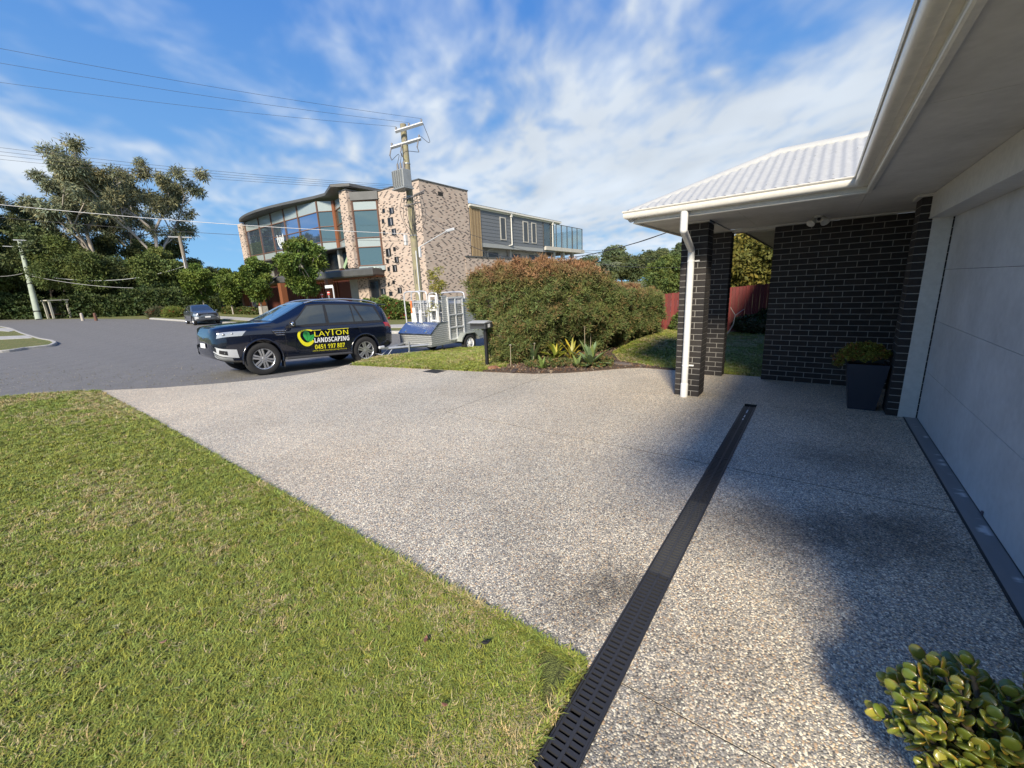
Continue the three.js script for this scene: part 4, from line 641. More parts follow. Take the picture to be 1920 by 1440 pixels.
{
  // dark blue wagon with lettering on its doors
  const fy = -0.2, pf = atD(496, 701.5, 10.4), pr = atD(689, 681, 12.6), dir = pf.clone().sub(pr).setY(0).normalize();
  const right = V3(-dir.z, 0, dir.x), mid = pf.clone().add(pr).multiplyScalar(0.5).addScaledVector(right, 0.9);
  const car = thing('station_wagon', 'dark navy four wheel drive wagon with yellow and white landscaping lettering on its doors', 'car', [mid.x, roadH(mid.x, mid.z), mid.z], Math.atan2(-dir.z, dir.x));
  const rows = [ // x, w, sill, belt, top, roof edge, drop
    [2.42, 0.58, 0.54, 0.92, 1.00, 0.48, 0.03], [2.39, 0.73, 0.48, 1.02, 1.115, 0.63, 0.03], [2.31, 0.83, 0.42, 1.06, 1.155, 0.72, 0.03], [2.14, 0.89, 0.38, 1.085, 1.19, 0.77, 0.03], [1.85, 0.92, 0.35, 1.095, 1.22, 0.80, 0.03], [1.45, 0.93, 0.34, 1.10, 1.25, 0.82, 0.03], [1.25, 0.93, 0.34, 1.10, 1.262, 0.82, 0.03], [1.13, 0.93, 0.34, 1.10, 1.28, 0.81, 0.03],
    [1.00, 0.93, 0.33, 1.105, 1.345, 0.785, 0.045], [0.68, 0.93, 0.33, 1.11, 1.51, 0.735, 0.06], [0.32, 0.93, 0.33, 1.12, 1.70, 0.675, 0.07], [0.14, 0.93, 0.33, 1.125, 1.76, 0.66, 0.07], [-0.35, 0.93, 0.33, 1.135, 1.80, 0.65, 0.07], [-1.0, 0.93, 0.33, 1.15, 1.80, 0.65, 0.07], [-1.6, 0.925, 0.34, 1.165, 1.775, 0.645, 0.07], [-2.05, 0.905, 0.37, 1.18, 1.725, 0.63, 0.07], [-2.24, 0.885, 0.42, 1.18, 1.66, 0.625, 0.07], [-2.36, 0.86, 0.46, 1.14, 1.42, 0.66, 0.05], [-2.43, 0.82, 0.49, 1.05, 1.14, 0.70, 0.03], [-2.47, 0.74, 0.54, 0.92, 0.98, 0.66, 0.03]];
  const B = carBody(rows, 72), S = B.S, AX = [1.425, -1.425], R = 0.393; car.scale.set(1.0, 1.06, 1); car.rotation.order = 'YZX'; car.rotation.z = Math.atan2(roadH(pf.x, pf.z) - roadH(pr.x, pr.z), 2.85); car.position.y = (roadH(pf.x, pf.z) + roadH(pr.x, pr.z)) / 2;
  let g = cutWheels(B.geo, AX, 0.455, 0.60, 1.1, 0.40);
  obj('body', toCreasedNormals(clean(g), 0.7), M.navy, car, false);
  for (const s of [-1, 1]) {
    const mk = (n, q, k0, k1, m, off) => obj(n, skin(S, q, k0, k1, s, off), m, car, false);
    const tr = skin(S, [0.86, -2.14, 0.16, -2.0], 7.08, 8.95, s, 0.002, 40, 6); obj('window_surround', tr, M.trim, car, false);
    mk('window', [0.74, -0.27, 0.14, -0.30], 7.22, 8.82, M.carGlass, 0.006); mk('window', [-0.37, -1.12, -0.37, -1.10], 7.22, 8.82, M.carGlass, 0.006); mk('window', [-1.16, -1.40, -1.14, -1.20], 7.22, 8.8, M.carGlass, 0.006); mk('window', [-1.46, -2.06, -1.27, -1.90], 7.24, 8.78, M.carGlass, 0.006);
    obj('window_strip', skin(S, [0.82, -2.12, 0.82, -2.12], 6.9, 7.1, s, 0.006, 40, 2), M.trim, car, false);
    for (const [a, b, c] of [[0.86, 1.3, 7], [-0.33, 1.3, 7], [-1.30, 4.2, 7]]) obj('door_seam', seam(S, a, a - (c === 7 && a < -1 ? -0.18 : 0), b, c, s), M.black, car);
    obj('door_seam', seam(S, 0.86, -0.95, 2.2, 2.2, s), M.black, car); obj('bonnet_seam', seam(S, 2.2, 1.16, 7.6, 7.9, s, 14), M.black, car);
    for (const x of [-0.17, -1.10]) { const [z, y] = S(x, 5.25); obj('door_handle', [rbox(0.19, 0.03, 0.03, 0.012, x, y, s * (z + 0.022))], M.navy, car); }
    // arches
    for (const x of AX) { const pts = []; for (let i = 0; i <= 18; i++) { const a = -0.18 + (Math.PI + 0.36) * i / 18; pts.push(V3(x + 0.465 * Math.cos(a), 0.40 + 0.465 * Math.sin(a), s * 0.925)); } obj('wheel_arch', new THREE.TubeGeometry(new THREE.CatmullRomCurve3(pts), 40, 0.024, 8, false), M.navy, car); }
    AX.forEach((x) => wheel(car, x, R, s * 0.805, s, R, 0.25, 0.245, 'twin', M.alloy).scale.set(1.06, 1, 1));
    obj('running_board', [rbox(1.85, 0.05, 0.14, 0.02, 0.0, 0.36, s * 0.95), rbox(1.80, 0.012, 0.10, 0.004, 0.0, 0.388, s * 0.955)], mat([0.05, 0.05, 0.052], 0.5), car);
    obj('mud_flap', [box(0.93, 0.95, 0.16, 0.52, s * 0.72, s * 0.93)], M.rubber, car); obj('mud_flap', [box(-1.95, -1.93, 0.18, 0.55, s * 0.72, s * 0.92)], M.rubber, car);
    const mir = obj('mirror', [rbox(0.10, 0.17, 0.23, 0.05, 0.70, 1.21, s * 1.03), rbox(0.05, 0.05, 0.14, 0.02, 0.70, 1.13, s * 0.93)], M.trim, car); obj('mirror_cap', rbox(0.075, 0.10, 0.09, 0.03, 0.728, 1.205, s * 1.105), M.chrome, mir);
    obj('roof_rail', new THREE.TubeGeometry(new THREE.CatmullRomCurve3([[0.18, 1.72], [-0.1, 1.795], [-0.6, 1.838], [-1.4, 1.83], [-1.85, 1.785], [-2.06, 1.725]].map(([x, y]) => V3(x, y, s * 0.605))), 40, 0.020, 8, false), M.alloy, car);
    // lamps and trim
    const hl = obj('headlight', skin(S, [2.355, 1.86, 2.32, 1.74], 5.0, 6.3, s, 0.006, 16, 5), M.lamp, car, false); { const [z, y] = S(2.2, 5.6), [z3, y3] = S(2.04, 5.65); obj('projector', [new THREE.SphereGeometry(0.034, 14, 10).translate(2.22, y, s * (z - 0.012)), new THREE.SphereGeometry(0.028, 14, 10).translate(2.05, y3, s * (z3 - 0.01))], M.galv, hl); }
    obj('tail_light', skin(S, [-2.16, -2.40, -2.10, -2.41], 5.1, 6.85, s, 0.008, 10, 5), M.redLamp, car, false);
    { const [z, y] = S(1.0, 5.2), v = obj('fender_vent', [rbox(0.30, 0.022, 0.016, 0.006, 1.02, y + 0.055, s * (z + 0.012)), rbox(0.24, 0.02, 0.016, 0.006, 1.0, y + 0.005, s * (z + 0.012)), rbox(0.20, 0.02, 0.016, 0.006, 0.98, y - 0.045, s * (z + 0.012)), bar(V3(1.17, y + 0.055, s * (z + 0.012)), V3(1.08, y - 0.045, s * (z + 0.012)), 0.02, 0.016)], M.chrome, car); }
    obj('fog_lamp', [new THREE.CylinderGeometry(0.035, 0.035, 0.03, 16).rotateZ(Math.PI / 2).rotateY(s * -0.9).translate(2.26, 0.60, s * 0.845)], M.lamp, car);
    obj('bumper_insert', skin(S, [2.405, 1.96, 2.385, 2.0], 2.4, 3.4, s, 0.012, 18, 3), mat([0.62, 0.64, 0.66], 0.35, 0.4), car, false); obj('bumper_recess', skin(S, [2.335, 2.18, 2.33, 2.19], 2.7, 3.2, s, 0.016, 6, 3), M.black, car, false); obj('bumper_recess', skin(S, [2.416, 2.37, 2.415, 2.375], 2.65, 3.3, s, 0.016, 6, 3), M.black, car, false);
    obj('skid_plate', skin(S, [2.39, 2.06, 2.40, 2.1], 1.6, 2.3, s, 0.012, 12, 3), M.galv, car, false);
  }
  obj('windscreen', acrossSkin(S, 1.11, 0.20, 9.5, 0.006), M.screenGlass, car); obj('rear_window', acrossSkin(S, -2.245, -2.38, 9.5, 0.006), M.carGlass, car);
  obj('cowl', [tube([V3(1.12, 1.265, -0.72), V3(1.15, 1.278, -0.35), V3(1.16, 1.282, 0), V3(1.15, 1.278, 0.35), V3(1.12, 1.265, 0.72)], 0.016)], M.black, car);
  obj('spoiler', [rbox(0.26, 0.03, 1.22, 0.014, -2.28, 1.70, 0)], M.navy, car);
  // grille: a six sided mesh opening with a chrome lip and an oval badge
  const hex = [[-0.50, 0.86], [-0.40, 0.70], [0.40, 0.70], [0.50, 0.86], [0.40, 0.985], [-0.40, 0.985]];
  const toFront = (gg) => gg.rotateY(Math.PI / 2).rotateZ(0.10).translate(2.405, 0.07, 0);
  const gr = obj('grille', toFront(extr(hex, 0.05, 0.01)), M.black, car), mesh = []; for (let i = -7; i <= 7; i++) mesh.push(toFront(box(i * 0.058 - 0.008, i * 0.058 + 0.008, 0.71, 0.975, 0.06, 0.07))); for (let j = 0; j < 5; j++) mesh.push(toFront(box(-0.43, 0.43, 0.735 + j * 0.052, 0.748 + j * 0.052, 0.06, 0.072)));
  obj('grille_mesh', mesh, M.trim, gr); obj('grille_lip', hex.map((p, i) => { const q = hex[(i + 1) % 6]; return toFront(bar(V3(p[0], p[1], 0.06), V3(q[0], q[1], 0.06), 0.016, 0.02)); }), M.chrome, gr);
  obj('badge', [toFront(new THREE.CylinderGeometry(0.06, 0.06, 0.02, 24).rotateX(Math.PI / 2).scale(1.75, 0.8, 1).translate(0, 0.855, 0.085))], M.chrome, gr); obj('badge_face', toFront(new THREE.CylinderGeometry(0.05, 0.05, 0.02, 24).rotateX(Math.PI / 2).scale(1.75, 0.74, 1).translate(0, 0.855, 0.089)), mat([0.02, 0.05, 0.2], 0.3), gr);
  const np = obj('number_plate', rbox(0.012, 0.11, 0.37, 0.004, 2.45, 0.735, 0), mat([0.7, 0.72, 0.74], 0.5), car);
  obj('underbody_shade_box', [rod(V3(1.425, 0.38, -0.7), V3(1.425, 0.38, 0.7), 0.06), rod(V3(-1.425, 0.38, -0.7), V3(-1.425, 0.38, 0.7), 0.08), box(-2.1, 2.0, 0.30, 0.36, -0.55, 0.55)], M.trim, car);  // axles, with an added near-black box as shade under the floor
  obj('tow_bar', [bar(V3(-2.4, 0.42, 0), V3(-2.85, 0.42, 0), 0.06, 0.06), new THREE.SphereGeometry(0.03, 12, 10).translate(-2.82, 0.50, 0), rod(V3(-2.82, 0.42, 0), V3(-2.82, 0.49, 0), 0.015)], M.steel, car);
  // lettering on the two left doors
  const cv = document.createElement('canvas'); cv.width = 1280; cv.height = 560; const c = cv.getContext('2d');
  c.clearRect(0, 0, 1280, 560); c.strokeStyle = '#f2ea2e'; c.lineWidth = 58; c.beginPath(); c.arc(250, 215, 175, -0.75, 0.72, true); c.stroke();
  c.fillStyle = '#f2ea2e'; c.fillRect(390, 72, 880, 22);
  const leaf = (x, y, w, h, a) => { c.save(); c.translate(x, y); c.rotate(a); c.beginPath(); c.moveTo(0, 0); c.bezierCurveTo(w, -h * 0.3, w * 0.8, -h * 0.75, 0, -h); c.bezierCurveTo(-w * 0.8, -h * 0.75, -w, -h * 0.3, 0, 0); c.fillStyle = '#3fae55'; c.fill(); c.strokeStyle = '#0f4a22'; c.lineWidth = 7; c.beginPath(); c.moveTo(0, 0); c.quadraticCurveTo(w * 0.1, -h * 0.5, 0, -h * 0.85); c.stroke(); c.restore(); };
  leaf(262, 350, 110, 285, -0.12); leaf(270, 350, 78, 205, 0.82);
  const word = (t, x, y, size, w, col, weight = '') => { c.font = `${weight} ${size}px sans-serif`; c.fillStyle = col; const m = c.measureText(t).width; c.save(); c.translate(x, y); c.scale(w / m, 1); c.fillText(t, 0, 0); c.restore(); };
  word('LAY', 398, 262, 178, 400, '#f2ea2e'); c.fillStyle = '#f2ea2e'; c.fillRect(842, 72, 26, 190); word('ON', 918, 258, 165, 350, '#f2ea2e');
  word('LANDSCAPING', 400, 372, 108, 870, '#ffffff', 'bold'); word('0451 197 807', 408, 476, 100, 730, '#f2ea2e', 'bold'); word('www.claytonlandscaping.com.au', 355, 535, 50, 830, '#f2ea2e');
  const dt = new THREE.CanvasTexture(cv); dt.colorSpace = THREE.SRGBColorSpace;
  obj('lettering', skin(S, [0.62, -0.92, 0.62, -0.92], 2.5, 5.75, -1, 0.004, 30, 12), mat([0.85, 0.85, 0.85], 0.4, 0, { map: dt, transparent: true }), car, false);
  car.userData.dir = undefined; delete car.userData.dir;
}
{
  // grey compact wagon at the far kerb
  const p = atD(391, 609, 33.6), car = thing('compact_wagon', 'small grey wagon with bright headlights standing by the far kerb', 'car', [p.x - 1.2, roadH(p.x, p.z), p.z], -0.10);
  const rows = [[2.16, 0.46, 0.42, 0.70, 0.78, 0.36, 0.03], [2.10, 0.66, 0.38, 0.82, 0.92, 0.55, 0.03], [1.95, 0.79, 0.32, 0.90, 1.00, 0.68, 0.03], [1.6, 0.87, 0.27, 0.94, 1.04, 0.76, 0.03], [1.0, 0.895, 0.25, 0.98, 1.09, 0.78, 0.03], [0.85, 0.895, 0.25, 0.985, 1.14, 0.76, 0.04], [0.45, 0.895, 0.25, 1.00, 1.37, 0.69, 0.06], [0.05, 0.895, 0.25, 1.01, 1.55, 0.62, 0.07], [-0.5, 0.895, 0.25, 1.03, 1.62, 0.60, 0.07], [-1.3, 0.89, 0.26, 1.06, 1.58, 0.59, 0.07], [-1.8, 0.86, 0.32, 1.08, 1.48, 0.58, 0.07], [-2.05, 0.82, 0.38, 1.05, 1.15, 0.62, 0.04], [-2.14, 0.70, 0.44, 0.90, 0.96, 0.58, 0.03]];
  const B = carBody(rows, 48), S = B.S, AX = [1.33, -1.34], R = 0.34, gp = mat([0.10, 0.115, 0.135], 0.25, 0.4, { clearcoat: 1, clearcoatRoughness: 0.05 });
  obj('body', toCreasedNormals(clean(cutWheels(B.geo, AX, 0.40, 0.58, 1.0, 0.35)), 0.7), gp, car, false);
  obj('windscreen', acrossSkin(S, 0.92, 0.06, 9.5, 0.006), M.carGlass, car);
  for (const s of [-1, 1]) {
    obj('window', skin(S, [0.62, -0.25, 0.1, -0.27], 7.2, 8.8, s, 0.006), M.carGlass, car, false); obj('window', skin(S, [-0.33, -1.6, -0.33, -1.4], 7.2, 8.8, s, 0.006), M.carGlass, car, false);
    AX.forEach((x) => wheel(car, x, R, s * 0.78, s, R, 0.22, 0.215, 5, M.alloy));
    obj('headlight', skin(S, [2.10, 1.78, 2.06, 1.70], 4.6, 6.2, s, 0.008, 10, 4), M.lamp, car, false); obj('bumper_insert', skin(S, [2.12, 1.85, 2.12, 1.9], 2.6, 4.1, s, 0.012, 10, 3), mat([0.62, 0.64, 0.66], 0.3, 0.4), car, false);
    const mir = obj('mirror', rbox(0.09, 0.13, 0.19, 0.04, 0.62, 1.06, s * 0.98), gp, car); obj('mirror_foot', rbox(0.05, 0.04, 0.12, 0.015, 0.62, 1.0, s * 0.90), M.trim, mir);
    obj('wheel_arch_trim', AX.map((x) => { const pts = []; for (let i = 0; i <= 12; i++) { const a = Math.PI * i / 12; pts.push(V3(x + 0.405 * Math.cos(a), 0.35 + 0.405 * Math.sin(a), s * 0.89)); } return new THREE.TubeGeometry(new THREE.CatmullRomCurve3(pts), 20, 0.02, 6, false); })[s < 0 ? 0 : 0], M.trim, car);
  }
  obj('grille', [rbox(0.05, 0.20, 1.15, 0.02, 2.12, 0.80, 0)], M.black, car); obj('number_plate', rbox(0.012, 0.11, 0.37, 0.003, 2.18, 0.62, 0), mat([0.72, 0.73, 0.74], 0.5), car);
  const di = (a) => extr([[0, 0], [0.025, 0.045], [0, 0.09], [-0.025, 0.045]], 0.008).rotateZ(a).rotateY(Math.PI / 2).translate(2.148, 0.80, 0); obj('badge', [di(0), di(2.094), di(-2.094)], M.chrome, car);
}
{
  // tool trailer behind the dark wagon
  const dot = (x, y) => { const u = x / 32, v = y / 32, c = Math.floor(v) % 2, a = ((u + 0.5 * c) % 1) - 0.5, b = (v % 1) - 0.5; return (a * a) / 0.085 + (b * b) / 0.03 < 1; };
  const chk = tex(256, 256, 0.5, (x, y) => dot(x, y) ? 1 : 0, false), plateT = tex(256, 256, 0.5, (x, y) => dot(x, y) ? [0.80, 0.80, 0.79] : [0.30, 0.31, 0.31]);
  const plate = mat([1, 1, 1], 0.36, 0.4, { map: plateT, bumpMap: chk, bumpScale: 0.004 }), silver = mat([0.66, 0.67, 0.68], 0.35, 0.35), smooth = mat([0.45, 0.50, 0.58], 0.22, 0.9, { map: grainT }), green = mat([0.46, 0.49, 0.45], 0.45, 0.4, { map: dirtT });
  const wp = hitH(878, 659, roadH), cp = hitY(787, 643, 0.2), t = thing('tool_trailer', 'silver chequer plate tool trailer with rack and mesh ramp hitched behind the wagon', 'trailer', [wp.x - 0.9, roadH(wp.x, wp.z), wp.z], -Math.PI / 2 + 0.02);
  // local: +x forward, -z... near side is the left side, -z
  const W = 0.78;
  wheel(t, 0, 0.31, -0.93, -1, 0.31, 0.18, 0.185, 6, mat([0.75, 0.75, 0.74], 0.4)); wheel(t, 0, 0.31, 0.93, 1, 0.31, 0.18, 0.185, 6, mat([0.75, 0.75, 0.74], 0.4));
  for (const s of [-1, 1]) obj('mudguard', extr([[-0.46, 0.40], [-0.40, 0.52], [-0.24, 0.66], [0.24, 0.66], [0.40, 0.52], [0.46, 0.40], [0.49, 0.42], [0.43, 0.55], [0.26, 0.69], [-0.26, 0.69], [-0.43, 0.55], [-0.49, 0.42]], 0.24).translate(0, 0, s < 0 ? -1.05 : 0.81), green, t);
  obj('chassis', [box(-1.2, 1.65, 0.38, 0.46, -W, W), bar(V3(1.6, 0.44, -0.6), V3(2.75, 0.46, 0), 0.06, 0.09), bar(V3(1.6, 0.44, 0.6), V3(2.75, 0.46, 0), 0.06, 0.09), bar(V3(2.7, 0.46, 0), V3(3.0, 0.50, 0), 0.07, 0.07), rod(V3(0, 0.31, -0.9), V3(0, 0.31, 0.9), 0.03)], M.galv, t);
  obj('hitch', [rbox(0.2, 0.09, 0.09, 0.03, 3.0, 0.53, 0), tube([V3(2.7, 0.42, 0.1), V3(2.95, 0.28, 0.12), V3(3.2, 0.36, 0.05)], 0.012), tube([V3(2.7, 0.42, -0.1), V3(2.95, 0.27, -0.12), V3(3.2, 0.36, -0.05)], 0.012)], silver, t);
  const jw = obj('jockey_wheel', [rod(V3(2.25, 0.18, -0.36), V3(2.20, 0.62, -0.36), 0.026), bar(V3(2.22, 0.45, -0.36), V3(2.22, 0.45, -0.2), 0.05)], M.steel, t); obj('castor', new THREE.TorusGeometry(0.075, 0.03, 8, 20).translate(2.25, 0.12, -0.36), mat([0.6, 0.6, 0.6], 0.6), jw);
  obj('deck', box(-1.2, 0.78, 0.46, 0.5, -W, W), green, t);
  // front toolbox: chequer plate body, slanted smooth lid with two latches
  const fx = 1.62, bx = 0.80;
  const tb = obj('toolbox', extr([[bx, 0.46], [fx, 0.46], [fx, 0.80], [bx + 0.42, 1.12], [bx, 1.12]], 2 * W).translate(0, 0, -W), plate, t);
  obj('lid', extr([[fx + 0.025, 0.80], [fx + 0.01, 0.77], [fx + 0.03, 0.77], [fx + 0.045, 0.805], [bx + 0.44, 1.145], [bx, 1.145], [bx, 1.122], [bx + 0.42, 1.122]], 2 * W + 0.04).translate(0, 0, -W - 0.02), smooth, tb);
  for (const z of [-0.5, 0.5]) { const p = V3(fx - 0.05, 0.87, z); obj('latch', [new THREE.CylinderGeometry(0.045, 0.045, 0.03, 16).rotateZ(-Math.PI / 2 + 0.65).translate(p.x + 0.03, p.y + 0.02, p.z)], M.chrome, tb); }
  // tall rear cabinet with rounded shoulders
  const cab = obj('cabinet', [extr([[-1.18, 0.72], [-0.02, 0.72], [-0.02, 1.72], [-0.10, 1.84], [-1.0, 1.84], [-1.18, 1.66]], 2 * W).translate(0, 0, -W)], plate, t); obj('cabinet_top', [box(-1.12, -0.05, 1.84, 1.862, -W + 0.03, W - 0.03)], smooth, cab);
  obj('latch', [new THREE.TorusGeometry(0.05, 0.014, 6, 16).translate(-0.55, 0.92, -W - 0.01)], M.chrome, cab);
  obj('side_panel', [box(-1.2, 0.76, 0.46, 0.72, -W - 0.012, W + 0.012)], green, t);
  // mesh ramp folded up along the near side
  const rampF = [], q = [[0.05, 0.52], [0.05, 1.92], [0.78, 1.92], [0.78, 0.52]]; for (let i = 0; i < 4; i++) { const a = q[i], b = q[(i + 1) % 4]; rampF.push(bar(V3(a[0], a[1], -W - 0.03), V3(b[0], b[1], -W - 0.03), 0.045)); } rampF.push(bar(V3(0.42, 0.52, -W - 0.03), V3(0.42, 1.92, -W - 0.03), 0.04), bar(V3(0.05, 1.35, -W - 0.03), V3(0.78, 1.35, -W - 0.03), 0.04), bar(V3(0.05, 0.92, -W - 0.03), V3(0.78, 0.92, -W - 0.03), 0.04));
  const ramp = obj('side_frame', rampF, silver, t); const gz = []; for (let i = 1; i < 12; i++) gz.push(rod(V3(0.05 + i * 0.06, 0.54, -W - 0.02), V3(0.05 + i * 0.06, 1.9, -W - 0.02), 0.004, 0.004, 4)); for (let i = 1; i < 20; i++) gz.push(rod(V3(0.06, 0.54 + i * 0.068, -W - 0.02), V3(0.77, 0.54 + i * 0.068, -W - 0.02), 0.004, 0.004, 4)); obj('mesh', gz, silver, ramp).userData.kind = 'stuff';
  obj('inner_panel', [box(0.04, 0.78, 0.5, 1.7, -W + 0.06, -W + 0.07)], mat([0.20, 0.22, 0.20], 0.5, 0.4), t);
  obj('chequer_post', [box(0.79, 1.02, 1.13, 2.0, -W - 0.01, -W + 0.02), box(-0.02, 0.05, 0.72, 1.95, -W - 0.01, -W + 0.03)], plate, t);
  // tool rack over the toolbox: hoops, ladder frame, carried tools
  const hoop = (x, y1, z0, z1) => { const r = 0.12; return tube([V3(x, 1.12, z0), V3(x, y1 - r, z0), V3(x, y1 - 0.03, z0 + (z1 > z0 ? 0.03 : -0.03)), V3(x, y1, z0 + (z1 > z0 ? r : -r)), V3(x, y1, z1 + (z1 > z0 ? -r : r)), V3(x, y1 - 0.03, z1 + (z1 > z0 ? -0.03 : 0.03)), V3(x, y1 - r, z1), V3(x, 1.12, z1)], 0.022, 8, 60); };
  for (const [x, y, a, b] of [[1.3, 2.16, -0.05, 0.72], [0.98, 2.16, -0.05, 0.72], [1.16, 2.10, -0.72, -0.35], [-0.3, 2.08, -0.6, 0.6]]) obj('hoop', hoop(x, y, a, b), silver, t);
  const wf = mat([0.74, 0.74, 0.72], 0.45), fr = []; for (const z of [-0.70, -0.42]) fr.push(bar(V3(1.2, 1.15, z), V3(1.2, 2.02, z), 0.045)); for (const y of [1.2, 1.55, 1.62, 2.0]) fr.push(bar(V3(1.2, y, -0.70), V3(1.2, y, -0.42), 0.045)); obj('rack_frame', fr, wf, t);
  const rk = []; for (let i = 0; i < 9; i++) rk.push(rod(V3(1.0, 1.12, -0.4 + i * 0.13), V3(1.0, 1.88 - 0.15 * (i % 2), -0.4 + i * 0.13), 0.010, 0.010, 6)); rk.push(rod(V3(1.0, 1.8, -0.75), V3(1.0, 1.8, 0.75), 0.014), rod(V3(1.0, 1.45, -0.75), V3(1.0, 1.45, 0.75), 0.014)); obj('rack_bars', rk, silver, t).userData.kind = 'stuff';
  obj('rack_back', [box(0.90, 0.92, 1.12, 1.86, -W, W)], plate, t);
  const p0 = thing('spirit_level', 'bright orange and white tool standing in the trailer rack', 'tool', [0, 0, 0]); t.updateMatrixWorld(true);
  const L = (x, y, z) => t.localToWorld(V3(x, y, z)); p0.position.copy(L(1.28, 1.14, 0.42)); p0.rotation.y = t.rotation.y;
  obj('handle', [rbox(0.04, 0.42, 0.06, 0.01, 0, 0.52, 0)], mat([0.75, 0.20, 0.06], 0.5), p0); obj('blade', [rbox(0.03, 0.32, 0.09, 0.01, 0, 0.16, 0)], mat([0.68, 0.68, 0.66], 0.5), p0);
  [[0.25, 0.5, 'longer'], [0.02, 0.42, 'shorter']].forEach(([z, h, w], i) => { const s = thing('white_plank', `${w} white board leaning in the trailer rack beside the orange tool`, 'board', L(1.30, 1.14, z).toArray(), t.rotation.y); const b = obj('board', rbox(0.03, h, 0.12, 0.006, 0, h / 2, 0), wf, s); b.rotation.x = 0.12 * (i ? -1 : 1); });
}

// ───────────── plants ─────────────
// a spray of small leaves; alike sprays fill crowns, hedges and shrubs
function sprayGeo(n, len, wid, R, spread = 1, droop = 0) {
  const P = [], N = [];
  for (let i = 0; i < n; i++) {
    const a = R() * 6.283, b = Math.acos(1 - 2 * R()), d = V3(Math.sin(b) * Math.cos(a), Math.cos(b) * 0.8 + 0.2 - droop, Math.sin(b) * Math.sin(a)).normalize(), s = V3(R() - 0.5, R() - 0.5, R() - 0.5).cross(d).normalize(), nn = d.clone().cross(s).normalize();
    const o = d.clone().multiplyScalar(R() * 0.5 * spread), l = len * (0.6 + 0.6 * R()), w = wid * (0.7 + 0.5 * R());
    const A = o, T = o.clone().addScaledVector(d, l).addScaledVector(nn, -l * 0.12), L = o.clone().addScaledVector(d, l * 0.45).addScaledVector(s, w), Q = o.clone().addScaledVector(d, l * 0.45).addScaledVector(s, -w);
    for (const q of [A, L, T, A, T, Q]) P.push(q.x, q.y, q.z);
  }
  const g = new THREE.BufferGeometry(); g.setAttribute('position', new THREE.Float32BufferAttribute(P, 3)); g.computeVertexNormals(); return g;
}
const RV = rng(777);
const SPRAY = { leaf: sprayGeo(9, 0.75, 0.20, RV, 1.2), gum: sprayGeo(9, 0.85, 0.12, RV, 1.3, 0.5), needle: sprayGeo(12, 0.8, 0.07, RV, 0.8), round: sprayGeo(9, 0.55, 0.24, RV, 1.1) };
const leafMat = (tone = 1) => mat([tone, tone, tone], 0.6, 0, { side: THREE.DoubleSide, specularIntensity: 0.35 });
M.leaf = leafMat(1);
M.bark = mat([0.30, 0.26, 0.21], 0.9, 0, { map: dirtT, bumpMap: grainB, bumpScale: 0.01 }); M.barkPale = mat([0.46, 0.41, 0.35], 0.85, 0, { map: dirtT }); M.barkDark = mat([0.10, 0.08, 0.06], 0.95, 0, { map: dirtT });
// pts: [x, y, z, size, r, g, b]
function foliage(name, pts, geo, parent, R, m = M.leaf) {
  const im = new THREE.InstancedMesh(geo, m, pts.length), M4 = new THREE.Matrix4(), q = new THREE.Quaternion(), e = new THREE.Euler(), c = new THREE.Color();
  pts.forEach(([x, y, z, s, r, g, b], i) => { e.set((R() - 0.5) * 1.2, R() * 6.283, (R() - 0.5) * 1.2); q.setFromEuler(e); M4.compose(V3(x, y, z), q, V3(s, s * (0.8 + 0.4 * R()), s)); im.setMatrixAt(i, M4); im.setColorAt(i, c.setRGB(r, g, b)); });
  im.name = name; im.userData.kind = 'stuff'; im.castShadow = im.receiveShadow = true; parent.add(im); return im;
}
function tone(c, v, R) { const k = 1 + (R() - 0.5) * v, w = 1 + (R() - 0.5) * v * 0.5; return [c[0] * k * w, c[1] * k, c[2] * k / w]; }
